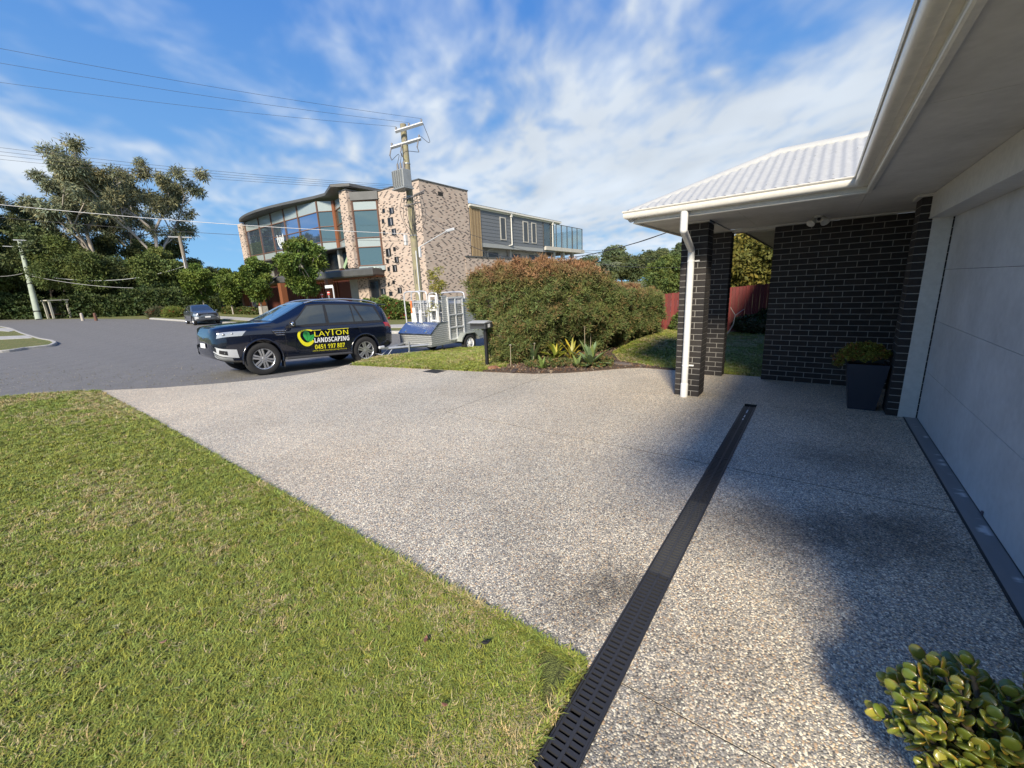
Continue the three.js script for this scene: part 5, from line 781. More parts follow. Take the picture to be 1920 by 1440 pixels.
// a branching tree: limbs as tapered rods, foliage in loose clumps round the limb ends
function tree(name, label, cat, o) {
  const R = rng(o.seed), t = thing(name, label, cat, o.pos, 0, o.group), limbs = [], tips = [];
  const grow = (p, d, len, r, lev) => {
    const n = 3; let a = p, dd = d.clone();
    for (let i = 0; i < n; i++) { const b = a.clone().addScaledVector(dd, len / n); limbs.push(rod(a, b, r * (1 - i / n * 0.45), r * (1 - (i + 1) / n * 0.45), lev ? 6 : 9)); a = b; dd.add(V3(R() - 0.5, (R() - 0.3) * 0.6, R() - 0.5).multiplyScalar(o.wobble ?? 0.25)).normalize(); if (lev && i === n - 1 - (lev === 1 ? 1 : 0)) tips.push(a.clone()); if (lev < o.levels && i >= (lev ? 0 : n - 2)) { const k = lev ? 1 : o.forks ?? 2; for (let j = 0; j < k; j++) { const ang = R() * 6.283, sp = o.spread ?? 0.7, nd = dd.clone().add(V3(Math.cos(ang) * sp, (R() - 0.2) * sp * 0.5, Math.sin(ang) * sp)).normalize(); grow(a, nd, len * (o.shrink ?? 0.62) * (0.8 + 0.4 * R()), r * 0.5, lev + 1); } } }
    tips.push(a.clone());
  };
  grow(V3(0, -0.1, 0), V3((o.lean ?? 0), 1, 0).normalize(), o.trunk, o.r, 0);
  obj('trunk', limbs, o.bark ?? M.bark, t);
  const pts = []; const cl = o.clump;
  const centers = o.centers ? o.centers(R).map((v) => V3(...v)) : tips;
  for (const c of centers) { const k = cl * (0.6 + 0.7 * R()), base = tone(o.color, 0.35, R); const n = Math.round(o.per * (0.7 + 0.6 * R())); for (let i = 0; i < n; i++) { const a = R() * 6.283, b = Math.acos(1 - 2 * R()), q = Math.pow(R(), 0.4) * k; const cc = tone(base, o.vary ?? 0.35, R); pts.push([c.x + q * Math.sin(b) * Math.cos(a), c.y + q * Math.cos(b) * (o.flat ?? 0.65), c.z + q * Math.sin(b) * Math.sin(a), o.leaf * (0.7 + 0.6 * R()), ...cc]); } }
  foliage('crown', pts, o.geo ?? SPRAY.leaf, t, R);
  return t;
}
// shapes filled with sprays: union of ellipsoids with a dark twiggy core
function bush(name, label, cat, pos, ells, o) {
  const R = rng(o.seed), t = thing(name, label, cat, pos, 0, o.group), core = [];
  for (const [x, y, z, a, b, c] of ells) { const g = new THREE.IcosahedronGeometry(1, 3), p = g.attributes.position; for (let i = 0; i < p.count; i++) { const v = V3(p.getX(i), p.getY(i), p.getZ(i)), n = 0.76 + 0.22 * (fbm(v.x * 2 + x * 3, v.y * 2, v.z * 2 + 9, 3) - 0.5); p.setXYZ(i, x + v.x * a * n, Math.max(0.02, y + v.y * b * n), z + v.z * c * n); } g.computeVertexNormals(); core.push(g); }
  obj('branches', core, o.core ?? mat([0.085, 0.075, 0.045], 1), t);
  const pts = [], inside = (p, self) => ells.some((e, i) => i !== self && ((p.x - e[0]) / e[3]) ** 2 + ((p.y - e[1]) / e[4]) ** 2 + ((p.z - e[2]) / e[5]) ** 2 < 0.62);
  const area = ells.map((e) => e[3] * e[4] + e[4] * e[5] + e[3] * e[5]);
  ells.forEach((e, k) => {
    const n = Math.round(o.density * area[k]);
    for (let i = 0; i < n; i++) {
      const a = R() * 6.283, cb = 1 - 2 * R(), sb = Math.sqrt(1 - cb * cb), d = V3(sb * Math.cos(a), cb, sb * Math.sin(a));
      const lump = fbm(d.x * 4.2 + e[0], d.y * 4.2 + e[1], d.z * 4.2 + e[2] + 20, 4) - 0.5, rad = (0.86 + (o.lumpy ?? 0.72) * lump) * (1 - 0.22 * R() * R()) + (R() < 0.10 ? 0.10 * R() : 0);
      const bx = o.boxy ? Math.pow(Math.abs(d.x) ** 3.4 + Math.abs(d.y) ** 3.4 + Math.abs(d.z) ** 3.4, -1 / 3.4) * 0.93 : 1, p = V3(e[0] + d.x * e[3] * rad * bx, e[1] + d.y * e[4] * rad * bx, e[2] + d.z * e[5] * rad * bx); if (p.y < 0.03 || inside(p, k)) continue;
      pts.push([p.x, p.y, p.z, o.leaf * (0.65 + 0.7 * R()), ...o.color(p, lump, R)]);
    }
  });
  foliage('foliage', pts, o.geo ?? SPRAY.needle, t, R); return t;
}
// the big hedge by the letterbox: bottlebrush with rusty new growth along its top
{
  const col = (top) => (p, lump, R) => { const tip = ss(top - 0.45, top + 0.05, p.y + 0.5 * (fbm(p.x * 2.2, p.z * 2.2 + 4, 0, 3) - 0.5) + (R() - 0.5) * 0.25) + (R() < 0.05 ? 0.5 : 0), g = tone(R() < 0.2 ? [0.18, 0.145, 0.06] : [0.120, 0.150, 0.048], 0.5, R), r = tone([0.29, 0.145, 0.080], 0.4, R), k = clamp(tip * 0.8); return [lerp(g[0], r[0], k), lerp(g[1], r[1], k), lerp(g[2], r[2], k)]; };
  bush('hedge', 'large rounded hedge with rusty red tips standing behind the letterbox', 'hedge', [0, 0, 0], [[-6.15, 1.5, -8.1, 0.95, 0.88, 0.8], [-5.45, 1.45, -8.4, 0.95, 0.98, 0.85], [-4.95, 1.4, -9.2, 0.95, 0.92, 0.9], [-4.6, 1.05, -10.0, 0.78, 0.78, 0.8], [-5.75, 0.65, -7.75, 0.62, 0.70, 0.55], [-5.5, 0.8, -8.6, 0.7, 0.85, 0.7], [-4.85, 0.75, -9.9, 0.7, 0.85, 0.7], [-6.5, 1.45, -8.7, 0.9, 0.85, 0.8]], { seed: 5, boxy: true, lumpy: 0.95, density: 2600, leaf: 0.115, color: col(2.22) });
  bush('hedge', 'smaller rounded hedge running back towards the red fence', 'hedge', [0, 0, 0], [[-4.55, 0.95, -11.5, 0.8, 0.85, 0.95], [-4.45, 0.85, -12.7, 0.75, 0.8, 0.9], [-4.7, 0.7, -10.8, 0.7, 0.75, 0.6]], { seed: 6, boxy: true, lumpy: 0.95, density: 2300, leaf: 0.11, color: col(1.72) });
}
// left background: tall gums over a belt of bush
{
  const place = (px, d) => { const p = atD(px, 590, d); return [p.x, roadH(p.x, p.z) - 0.1, p.z]; };
  const gum = (label, px, d, h, seed, o = {}) => tree('gum_tree', label, 'tree', { pos: place(px, d), trunk: h * 0.52, r: h * 0.016, levels: 3, forks: 2, spread: 0.75, shrink: 0.60, wobble: 0.22, clump: h * 0.050, per: 30, leaf: h * 0.025, flat: 0.75, color: [0.19, 0.20, 0.115], vary: 0.6, geo: SPRAY.gum, bark: M.barkPale, seed, ...o });
  gum('tall gum with a pale forked trunk, the one above the low shelter', 210, 56, 21.5, 11, { lean: -0.1 });
  gum('tall gum with an open crown beside the brown power pole', 322, 55, 21, 24, { lean: -0.08 });
  gum('gum tree with a broad crown over the leaning pale pole', -30, 52, 17, 33, { group: 'gums in the bush' });
  gum('gum half hidden behind the tallest pair', 265, 66, 18, 44, { group: 'gums in the bush' }); gum('dark gum with a dense round crown beside the tall forked gum', 135, 60, 15.5, 52, { color: [0.12, 0.14, 0.065], per: 40 });
  const mid = [[-40, 50, 11], [15, 52, 10.5], [60, 54, 9.5], [105, 53, 11.5], [165, 52, 10], [225, 54, 8.5], [275, 55, 8], [330, 56, 8.5], [-90, 48, 12], [385, 62, 8], [45, 60, 13], [300, 62, 11], [180, 60, 12]];
  mid.forEach(([px, d, h], i) => tree('bush_tree', 'dense dark green tree in the belt of bush across the road', 'tree', { pos: place(px, d), trunk: h * 0.42, r: 0.16, levels: 2, forks: 3, spread: 0.9, shrink: 0.7, clump: h * 0.15, per: 85, leaf: h * 0.042, color: i % 3 === 1 ? [0.10, 0.13, 0.036] : [0.078, 0.098, 0.036], vary: 0.5, seed: 100 + i, group: 'trees of the bush belt', bark: M.barkDark, geo: i % 2 ? SPRAY.leaf : SPRAY.gum }));
  const R = rng(9), pts = []; for (let i = 0; i < 9000; i++) { const px = rr(-120, 420, R), d = rr(50, 60, R), p = place(px, d), h = 3.2 * (0.4 + fbm(px * 0.02, d * 0.2, 0, 3)); const c = tone([0.042, 0.062, 0.018], 0.7, R); pts.push([p[0], p[1] + R() * h, p[2], 0.42 * (0.6 + 0.8 * R()), ...c]); }
  const und = foliage('undergrowth', pts, SPRAY.leaf, scene, R); tag(und, 'dark tangled undergrowth along the far edge of the road', 'undergrowth');
  const back = []; const R2 = rng(19); for (let i = 0; i < 9000; i++) { const px = rr(-160, 480, R2), d = rr(64, 84, R2), p = place(px, d), h = 6.5 * (0.45 + 0.7 * fbm(px * 0.013, d * 0.1, 0, 3)); const c = tone([0.040, 0.055, 0.022], 0.6, R2); back.push([p[0], p[1] + R2() * h, p[2], 0.95 * (0.6 + 0.8 * R2()), ...c]); }
  tag(foliage('far_wood', back, SPRAY.leaf, scene, R2), 'far wooded mass behind the gum trees', 'wood');
}
// young street trees before the glass front
{
  const at = (px, z) => { const p = hitZ(px, 560, z); return [p.x, roadH(p.x, p.z) + 0.1, p.z]; };
  const st = (label, px, z, h, w, seed, o = {}) => tree('street_tree', label, 'tree', { pos: at(px, z), trunk: h * 0.5, r: 0.09, levels: 2, forks: 3, clump: 0.55, per: 120, leaf: 0.26, color: [0.105, 0.150, 0.030], vary: 0.5, seed, bark: M.barkPale, wobble: 0.12,
    centers: (R) => { const c = []; for (let i = 0; i < 34; i++) { const t = R(), y = lerp(h * 0.34, h * 0.96, t), rad = w * Math.sin(Math.PI * (0.12 + 0.88 * Math.pow(1 - t, 0.8))) * (0.35 + 0.65 * R()), a = R() * 6.283; c.push([rad * Math.cos(a), y, rad * Math.sin(a)]); } c.push([0, h, 0]); return c; }, ...o });
  st('tallest young street tree with a pointed leafy crown before the brick tower', 577, -16.9, 5.9, 1.75, 61);
  st('round young street tree in front of the timber posts', 487, -17.6, 5.0, 1.6, 62); st('round young street tree on a thin pale trunk behind the grey wagon', 432, -18.2, 4.4, 1.5, 63, { group: 'young street trees' }); st('leafy young street tree nearest the brown power pole', 380, -17.4, 5.2, 1.9, 64);
}
// low planting round the building and the road edge
{
  const green = (c, v = 0.6) => (p, l, R) => tone(R() < 0.05 ? [0.25, 0.03, 0.03] : c, v, R);
  const gp = (px, py) => { const p = hitH(px, py, roadH); return [p.x, p.z]; };
  const g1 = hitZ(726, 590, -19.5); bush('garden_shrub', 'mixed green and reddish shrubs against the base of the brick tower', 'shrub', [g1.x, roadH(g1.x, -19.5), -19.5], [[0, 0.7, 0, 1.5, 1.0, 0.8], [-1.9, 0.7, 0.1, 1.3, 0.9, 0.8], [1.3, 0.6, -0.2, 1.0, 0.8, 0.7]], { seed: 71, density: 420, leaf: 0.26, color: green([0.085, 0.12, 0.028]), geo: SPRAY.leaf });
  const g2 = hitZ(455, 585, -18.8); bush('garden_shrub', 'low flowering shrubs at the feet of the timber posts', 'shrub', [g2.x, roadH(g2.x, -18.8), -18.8], [[0, 0.35, 0, 1.6, 0.5, 0.6], [2.6, 0.3, 0, 1.2, 0.45, 0.5], [-3, 0.4, 0.2, 1.3, 0.6, 0.6]], { seed: 72, density: 300, leaf: 0.2, color: green([0.09, 0.11, 0.03]), geo: SPRAY.leaf });
  for (const [px, i] of [[325, 0], [295, 1]]) { const p = hitH(px, 597, roadH); bush('grass_tussock', i ? 'grey green tussock beside the larger bright one at the far kerb' : 'bright green grass tussock at the far kerb behind the grey wagon', 'tussock', [p.x - 1.5, roadH(p.x, p.z), p.z - 0.5], [[0, 0.45, 0, 1.5, 0.65, 0.9], [1.4, 0.4, 0.2, 1.0, 0.5, 0.8]].slice(0, i ? 1 : 2), { seed: 73 + i, density: 420, leaf: 0.34, color: green(i ? [0.09, 0.10, 0.05] : [0.13, 0.16, 0.035], 0.4), geo: SPRAY.needle }); }
}
// trees beyond the red fence and hedge on the right
{
  const at = (px, d) => { const p = atD(px, 560, d); return [p.x, -0.3, p.z]; };
  const R = rng(4);
  [[1130, 75, 6.2], [1165, 82, 8.5], [1195, 78, 7.2], [1225, 80, 7.6], [1250, 76, 6.8], [1285, 74, 8], [1090, 80, 6.6]].forEach(([px, d, h], i) => tree('far_tree', 'distant olive green tree on the skyline past the hedge', 'tree', { pos: at(px, d), trunk: h * 0.5, r: 0.18, levels: 2, forks: 3, clump: h * 0.20, per: 90, leaf: h * 0.06, color: [0.085, 0.105, 0.045], vary: 0.4, seed: 200 + i, group: 'trees on the skyline', bark: M.bark }));
  const nearT = (label, px, d, h, seed, c) => tree('garden_tree', label, 'tree', { pos: at(px, d), trunk: h * 0.42, r: 0.12, levels: 2, forks: 3, spread: 0.9, clump: h * 0.16, per: 130, leaf: h * 0.048, color: c, vary: 0.5, seed, bark: M.bark });
  nearT('yellow green tree seen through the gap between the porch column and wall', 1400, 21, 5.6, 301, [0.135, 0.125, 0.028]); nearT('bushy garden tree beyond the red fence beside the porch column', 1238, 27, 4.2, 302, [0.10, 0.13, 0.035]); nearT('broad yellowish tree behind the red fence, mostly hidden by the brick column', 1318, 26, 4.8, 303, [0.11, 0.12, 0.03]);
  // palm
  const p = at(1135, 60), t = thing('palm_tree', 'distant palm with arching grey green fronds beyond the hedge', 'tree', p); obj('trunk', rod(V3(0, 0, 0), V3(0.1, 4.6, 0), 0.22, 0.16, 10), M.bark, t);
  for (let i = 0; i < 13; i++) { const a = i / 13 * 6.283, pts = []; for (let k = 0; k <= 5; k++) { const s = k / 5; pts.push(V3(0.1 + Math.cos(a) * 2.2 * s, 4.6 + 1.7 * s - 2.2 * s * s * (0.6 + 0.5 * ((i * 7) % 3) / 2), Math.sin(a) * 2.2 * s)); } const g = []; for (let k = 0; k < 5; k++) { const A = pts[k], B = pts[k + 1], n = V3(-Math.sin(a), 0, Math.cos(a)).multiplyScalar(0.5 * (1 - k / 6)); g.push(new THREE.BufferGeometry().setAttribute('position', new THREE.Float32BufferAttribute([A.x, A.y, A.z, B.x, B.y, B.z, A.x + n.x, A.y - 0.45, A.z + n.z, A.x, A.y, A.z, B.x, B.y, B.z, A.x - n.x, A.y - 0.45, A.z - n.z], 3))); } g.forEach((q) => q.computeVertexNormals()); obj('frond', g, mat([0.10, 0.115, 0.06], 0.7), t); }
}
// broad strap leaves: a curved tapering blade
function blade(len, w, lift, bend, thick, mid = 0.45) {
  const P = [], I = [], n = 7; for (let i = 0; i <= n; i++) { const s = i / n, a = lift - bend * s, x = len * (s * Math.cos(lift - bend * s * 0.5)), y = len * s * Math.sin(lift - bend * s * 0.5), k = w * (s < mid ? lerp(0.55, 1, s / mid) : Math.pow(1 - (s - mid) / (1 - mid), 0.65)), c = k * 0.28; P.push(x, y + c, -k, x - thick * 0.0, y, 0, x, y + c, k, x, y - thick * (1 - s), 0); }
  for (let i = 0; i < n; i++) { const a = i * 4, b = a + 4; for (const [p, q] of [[0, 1], [1, 2], [2, 3], [3, 0]]) I.push(a + p, a + q, b + p, b + p, a + q, b + q); }
  const g = new THREE.BufferGeometry(); g.setAttribute('position', new THREE.Float32BufferAttribute(P, 3)); g.setIndex(I); const q = g.toNonIndexed(); q.computeVertexNormals(); return toCreasedNormals(q, 1.0);
}
function rosette(name, label, cat, pos, n, o, group) {
  const R = rng(o.seed), t = thing(name, label, cat, pos, 0, group), geos = [0, 1, 2].map((k) => triUV(clean(blade(o.len * (0.85 + 0.15 * k), o.w, lerp(o.lift0, o.lift1, k / 2), o.bend, 0.02)))), mats = o.colors.map((c) => mat(c, o.rough ?? 0.5, 0, { map: grainT, side: THREE.DoubleSide }));
  for (let i = 0; i < n; i++) { const k = Math.floor(3 * i / n), m = new THREE.Mesh(geos[k], mats[Math.floor(R() * mats.length)]); m.name = 'leaf'; m.rotation.set(0, i * 2.39996 + (R() - 0.5) * 0.3, (R() - 0.5) * 0.2); m.rotation.order = 'YXZ'; m.scale.setScalar(0.8 + 0.35 * R()); t.add(m); }
  return t;
}
{
  const g = (px, py) => { const p = hitH(px, py, yardH); return [p.x, yardH(p.x, p.z) + 0.03, p.z]; };
  rosette('agave', 'large grey green agave rosette at the corner of the garden bed', 'agave', g(1108, 688), 24, { seed: 1, len: 0.53, w: 0.068, lift0: 0.35, lift1: 1.35, bend: 0.35, colors: [[0.135, 0.20, 0.085], [0.16, 0.23, 0.105], [0.20, 0.26, 0.075]] });
  rosette('agave', 'small agave pup tucked beside the large agave', 'agave', g(1083, 691), 12, { seed: 2, len: 0.24, w: 0.036, lift0: 0.4, lift1: 1.3, bend: 0.3, colors: [[0.16, 0.22, 0.08], [0.20, 0.26, 0.08]] });
  rosette('agave', 'small bright agave on the mulch near the road side rocks', 'agave', g(1016, 693), 13, { seed: 3, len: 0.25, w: 0.036, lift0: 0.4, lift1: 1.3, bend: 0.3, colors: [[0.20, 0.27, 0.07], [0.17, 0.24, 0.06]] });
  rosette('agave', 'lanky dark green agave in front of the hedge', 'agave', g(1000, 681), 15, { seed: 4, len: 0.50, w: 0.042, lift0: 0.25, lift1: 1.2, bend: 0.4, colors: [[0.10, 0.15, 0.07], [0.13, 0.17, 0.06]] });
  rosette('bromeliad', 'yellow green strap leaved bromeliad clump, the greener of two', 'bromeliad', g(1042, 678), 30, { seed: 5, len: 0.48, w: 0.036, lift0: 0.3, lift1: 1.4, bend: 0.8, colors: [[0.30, 0.31, 0.03], [0.22, 0.27, 0.04], [0.38, 0.33, 0.03]] });
  rosette('bromeliad', 'golden yellow strap leaved bromeliad clump beside the large agave', 'bromeliad', g(1072, 677), 28, { seed: 6, len: 0.46, w: 0.034, lift0: 0.25, lift1: 1.4, bend: 0.8, colors: [[0.45, 0.34, 0.03], [0.38, 0.30, 0.04], [0.30, 0.29, 0.05]] });
  // ground cover, sticks and stones
  const R = rng(8), pts = []; for (let i = 0; i < 900; i++) { const px = rr(985, 1150, R), py = rr(676, 692, R), p = g(px, py); const c = tone(R() < 0.4 ? [0.16, 0.12, 0.05] : [0.075, 0.10, 0.03], 0.6, R); pts.push([p[0], p[1] + 0.02 + 0.05 * R(), p[2], 0.06 * (0.6 + 0.8 * R()), ...c]); }
  tag(foliage('ground_cover', pts, SPRAY.round, scene, R), 'small weeds and creeping leaves over the mulch of the garden bed', 'ground cover');
  const inPoly = (x, z, P) => { let c = false; for (let i = 0, j = P.length - 1; i < P.length; j = i++) if ((P[i][1] > z) !== (P[j][1] > z) && x < (P[j][0] - P[i][0]) * (z - P[i][1]) / (P[j][1] - P[i][1]) + P[i][0]) c = !c; return c; };
  const chips = []; while (chips.length < 2200) { const x = rr(-6.4, -2.4, R), z = rr(-10.5, -6.3, R); if (!inPoly(x, z, BED)) continue; const c = tone(R() < 0.3 ? [0.30, 0.22, 0.14] : [0.17, 0.11, 0.075], 0.8, R); chips.push([x, yardH(x, z) + 0.03, z, 0.035 * (0.5 + R()), ...c]); }
  tag(foliage('leaf_litter', chips, SPRAY.round, scene, R), 'dry leaf litter and bark chips along the driveway edge of the bed', 'leaf litter');
  const rock = (label, px, py, s, c, seed) => { const p = g(px, py), q = new THREE.IcosahedronGeometry(1, 3), a = q.attributes.position; for (let i = 0; i < a.count; i++) { const v = V3(a.getX(i), a.getY(i), a.getZ(i)), n = 0.8 + 0.45 * (fbm(v.x * 1.6 + seed, v.y * 1.6, v.z * 1.6 + 3, 3) - 0.5); a.setXYZ(i, v.x * s[0] * n, v.y * s[1] * n, v.z * s[2] * n); } q.computeVertexNormals(); const t = thing('rock', label, 'rock', p); const m = obj('stone', q, mat(c, 0.9, 0, { map: dirtT, bumpMap: grainB, bumpScale: 0.01 }), t); m.rotation.y = seed; };
  rock('orange brown rock at the foot of the letterbox post', 925, 693, [0.17, 0.08, 0.10], [0.30, 0.14, 0.08], 1); rock('dark split piece of bark on the edge of the bed', 965, 698, [0.16, 0.05, 0.09], [0.07, 0.05, 0.045], 2); rock('flat grey stone beside the large agave on the lawn side', 1165, 685, [0.30, 0.05, 0.14], [0.16, 0.13, 0.11], 3); rock('reddish rock between the bromeliads and the agave', 1072, 690, [0.10, 0.09, 0.10], [0.20, 0.11, 0.075], 4);
  const stick = (label, a, b, top, z) => { const p = g(a, b), q = hitZ(top[0], top[1], p[2]), t = thing('flower_stalk', label, 'stalk', p, 0, 'dry flower stalks'); obj('stem', rod(V3(0, 0, 0), V3(q.x - p[0], q.y - p[1], 0), 0.010, 0.007, 6), mat([0.30, 0.26, 0.18], 0.9), t); obj('seed_head', [new THREE.SphereGeometry(0.028, 8, 6).scale(1, 0.6, 1).translate(q.x - p[0], q.y - p[1], 0)], mat([0.26, 0.24, 0.19], 0.9), t); };
  stick('dry pale flower stalk standing up from the garden bed', 1097, 672, [1096, 613]); stick('dry pale flower stalk standing up from the garden bed', 1107, 668, [1108, 606]); stick('dry pale flower stalk standing up from the garden bed', 958, 690, [957, 647]); stick('dry pale flower stalk standing up from the garden bed', 1000, 682, [1002, 644]);
}
// sapling with a stake on the verge
{
  const p = hitH(831, 656.5, yardH), top = atD(815, 508, -1), k = hitZ(816, 508, p.z), t = thing('sapling', 'thin staked sapling with sparse yellow green leaves in front of the trailer', 'tree', [p.x, yardH(p.x, p.z) - 0.02, p.z]);
  const h = k.y + 0.16, dx = k.x - p.x, line = [V3(0, 0, 0), V3(dx * 0.3, h * 0.35, 0.02), V3(dx * 0.65, h * 0.7, -0.02), V3(dx, h, 0)]; obj('trunk', tube(line, 0.022, 7), M.barkPale, t);
  const R = rng(31), pts = [], br = []; for (let i = 0; i < 26; i++) { const s = rr(0.34, 0.98, R), q = new THREE.CatmullRomCurve3(line).getPoint(s), a = R() * 6.283, l = 0.30 * (1.15 - s) + 0.08, e = q.clone().add(V3(Math.cos(a) * l, l * 0.9, Math.sin(a) * l)); br.push(rod(q, e, 0.006, 0.003, 5)); if (s > 0.72 || R() < 0.22) for (let j = 0; j < 15; j++) pts.push([e.x + (R() - 0.5) * 0.28, e.y + (R() - 0.5) * 0.24, e.z + (R() - 0.5) * 0.28, 0.075 * (0.7 + 0.6 * R()), ...tone([0.20, 0.19, 0.04], 0.5, R)]); }
  obj('twigs', br, M.barkPale, t); foliage('crown', pts, SPRAY.leaf, t, R);
}
// jade plant in the near corner: paddle leaves on thick stems
{
  const C = V3(0.60, 0.30, -1.63), t = thing('jade_plant', 'jade plant with thick glossy green leaves edged red in a low pot', 'plant', [C.x, 0, C.z]), R = rng(41);
  const leafG = (() => { const g = new THREE.SphereGeometry(1, 10, 8), p = g.attributes.position; for (let i = 0; i < p.count; i++) { let x = p.getX(i), y = p.getY(i), z = p.getZ(i); const s = (x + 1) / 2, w = 0.30 + 0.42 * Math.sin(Math.PI * Math.pow(s, 0.7) * 0.62 + 0.3) * (s < 0.93 ? 1 : 1); p.setXYZ(i, s * 1.0, y * 0.11 * (0.4 + s) + 0.10 * s * s, z * w * 0.60); } g.computeVertexNormals(); return paint(triUV(clean(g)), (x, y, z) => { const e = Math.abs(z) / 0.42 + ss(0.8, 1, x) * 0.55, k = ss(0.78, 1.05, e); return [lerp(1, 1.6, k), lerp(1, 0.55, k), lerp(1, 0.6, k)]; }); })();
  const lm = [[0.17, 0.205, 0.025], [0.23, 0.245, 0.03], [0.12, 0.165, 0.025], [0.28, 0.26, 0.035]].map((c) => mat(c, 0.28, 0, { vertexColors: true, clearcoat: 0.5, clearcoatRoughness: 0.25 }));
  obj('pot', new THREE.LatheGeometry([[0, 0], [0.13, 0], [0.17, 0.20], [0.185, 0.21], [0.185, 0.235], [0.165, 0.235], [0.16, 0.2], [0, 0.19]].map(([a, b]) => new THREE.Vector2(a, b)), 32), mat([0.05, 0.05, 0.055], 0.6), t);
  const stems = [], inner = []; let count = 0; const NS = 74;
  for (let i = 0; i < NS * 2; i++) {
    const a = i * 2.39996, deep = i >= NS, b = 0.1 + 1.5 * Math.sqrt(((i % NS) + 0.5) / NS), d = V3(Math.sin(b) * Math.cos(a), Math.cos(b) * 0.9 + 0.06, Math.sin(b) * Math.sin(a)), L = (deep ? 0.09 : 0.15) + 0.11 * R() + 0.05 * Math.sin(b), end = V3(0, 0.20, 0).addScaledVector(d, L);
    stems.push(rod(V3(0, 0.18, 0), V3(0, 0.2, 0).addScaledVector(d, L * 0.5), 0.014, 0.010, 7), rod(V3(0, 0.2, 0).addScaledVector(d, L * 0.5), end, 0.010, 0.006, 7));
    for (let k = 0; k < 8; k++) {
      const tier = Math.floor(k / 2), phi = (k % 2) * Math.PI + tier * 1.57 + R() * 0.5, side = V3(Math.cos(phi), 0.45 + tier * 0.34, Math.sin(phi)), q = new THREE.Quaternion().setFromUnitVectors(V3(0, 1, 0), d), dir = side.normalize().applyQuaternion(q), up = d.clone().addScaledVector(dir, -d.dot(dir)).normalize(), zA = new THREE.Vector3().crossVectors(dir, up), pos = end.clone().addScaledVector(d, -0.05 + tier * 0.016), s = 0.045 * (0.75 + 0.5 * R());
      const m4 = new THREE.Matrix4().makeBasis(dir, up, zA).scale(V3(s, s, s)).setPosition(pos);
      if (deep || k < 4) { const g = leafG.clone().applyMatrix4(m4); inner.push(g); } else { const m = new THREE.Mesh(leafG, lm[Math.floor(R() * 4)]); m.name = 'leaf'; m4.decompose(m.position, m.quaternion, m.scale); t.add(m); count++; }
    }
  }
  { const g = mergeGeometries(inner, false), m = new THREE.Mesh(g, lm[0]); m.name = 'inner_leaves'; m.userData.kind = 'stuff'; t.add(m); }
  obj('stems', stems, mat([0.13, 0.10, 0.06], 0.8), t);
}
// tapered pot with a spilling plant by the garage pillar
{
  const t = thing('potted_plant', 'tall tapered navy pot with a spilling yellow green plant against the brick pillar', 'potted plant', [0.59, 0, -6.82], 0.0), H = 0.60;
  const sq = (r, y) => [[-r, -r], [r, -r], [r, r], [-r, r]].map(([x, z]) => V3(x, y, z)), P = []; const quadf = (a, b, c, d) => P.push(...[a, b, c, a, c, d].flatMap((v) => [v.x, v.y, v.z]));
  const A = sq(0.135, 0), B = sq(0.205, H), C = sq(0.185, H), D = sq(0.18, H - 0.05); for (let i = 0; i < 4; i++) { const j = (i + 1) % 4; quadf(A[i], A[j], B[j], B[i]); quadf(B[i], B[j], C[j], C[i]); quadf(C[i], C[j], D[j], D[i]); } quadf(...A);
  const g = new THREE.BufferGeometry(); g.setAttribute('position', new THREE.Float32BufferAttribute(P, 3)); g.computeVertexNormals(); obj('pot', g, mat([0.020, 0.024, 0.036], 0.45), t); obj('soil', box(-0.18, 0.18, H - 0.06, H - 0.04, -0.18, 0.18), M.mulch, t);
  const R = rng(51), pts = []; for (let i = 0; i < 1500; i++) { const a = R() * 6.283, r = Math.sqrt(R()), x = Math.cos(a) * r * 0.26 - 0.05 + (R() < 0.3 ? -0.09 * R() : 0), z = Math.sin(a) * r * 0.2 + 0.03, y = H + 0.02 + (0.20 + 0.12 * fbm(x * 8, z * 8 + 3, 0, 2)) * (1 - r * r * 0.75) * (0.35 + 0.65 * R()) - (x < -0.24 ? 0.12 * R() : 0) + (x > 0.08 ? 0.03 : 0); pts.push([x, y, z, 0.035 * (0.6 + 0.8 * R()), ...tone(R() < 0.18 ? [0.20, 0.09, 0.03] : [0.17, 0.17, 0.03], 0.6, R)]); }
  foliage('foliage', pts, SPRAY.round, t, R);
}
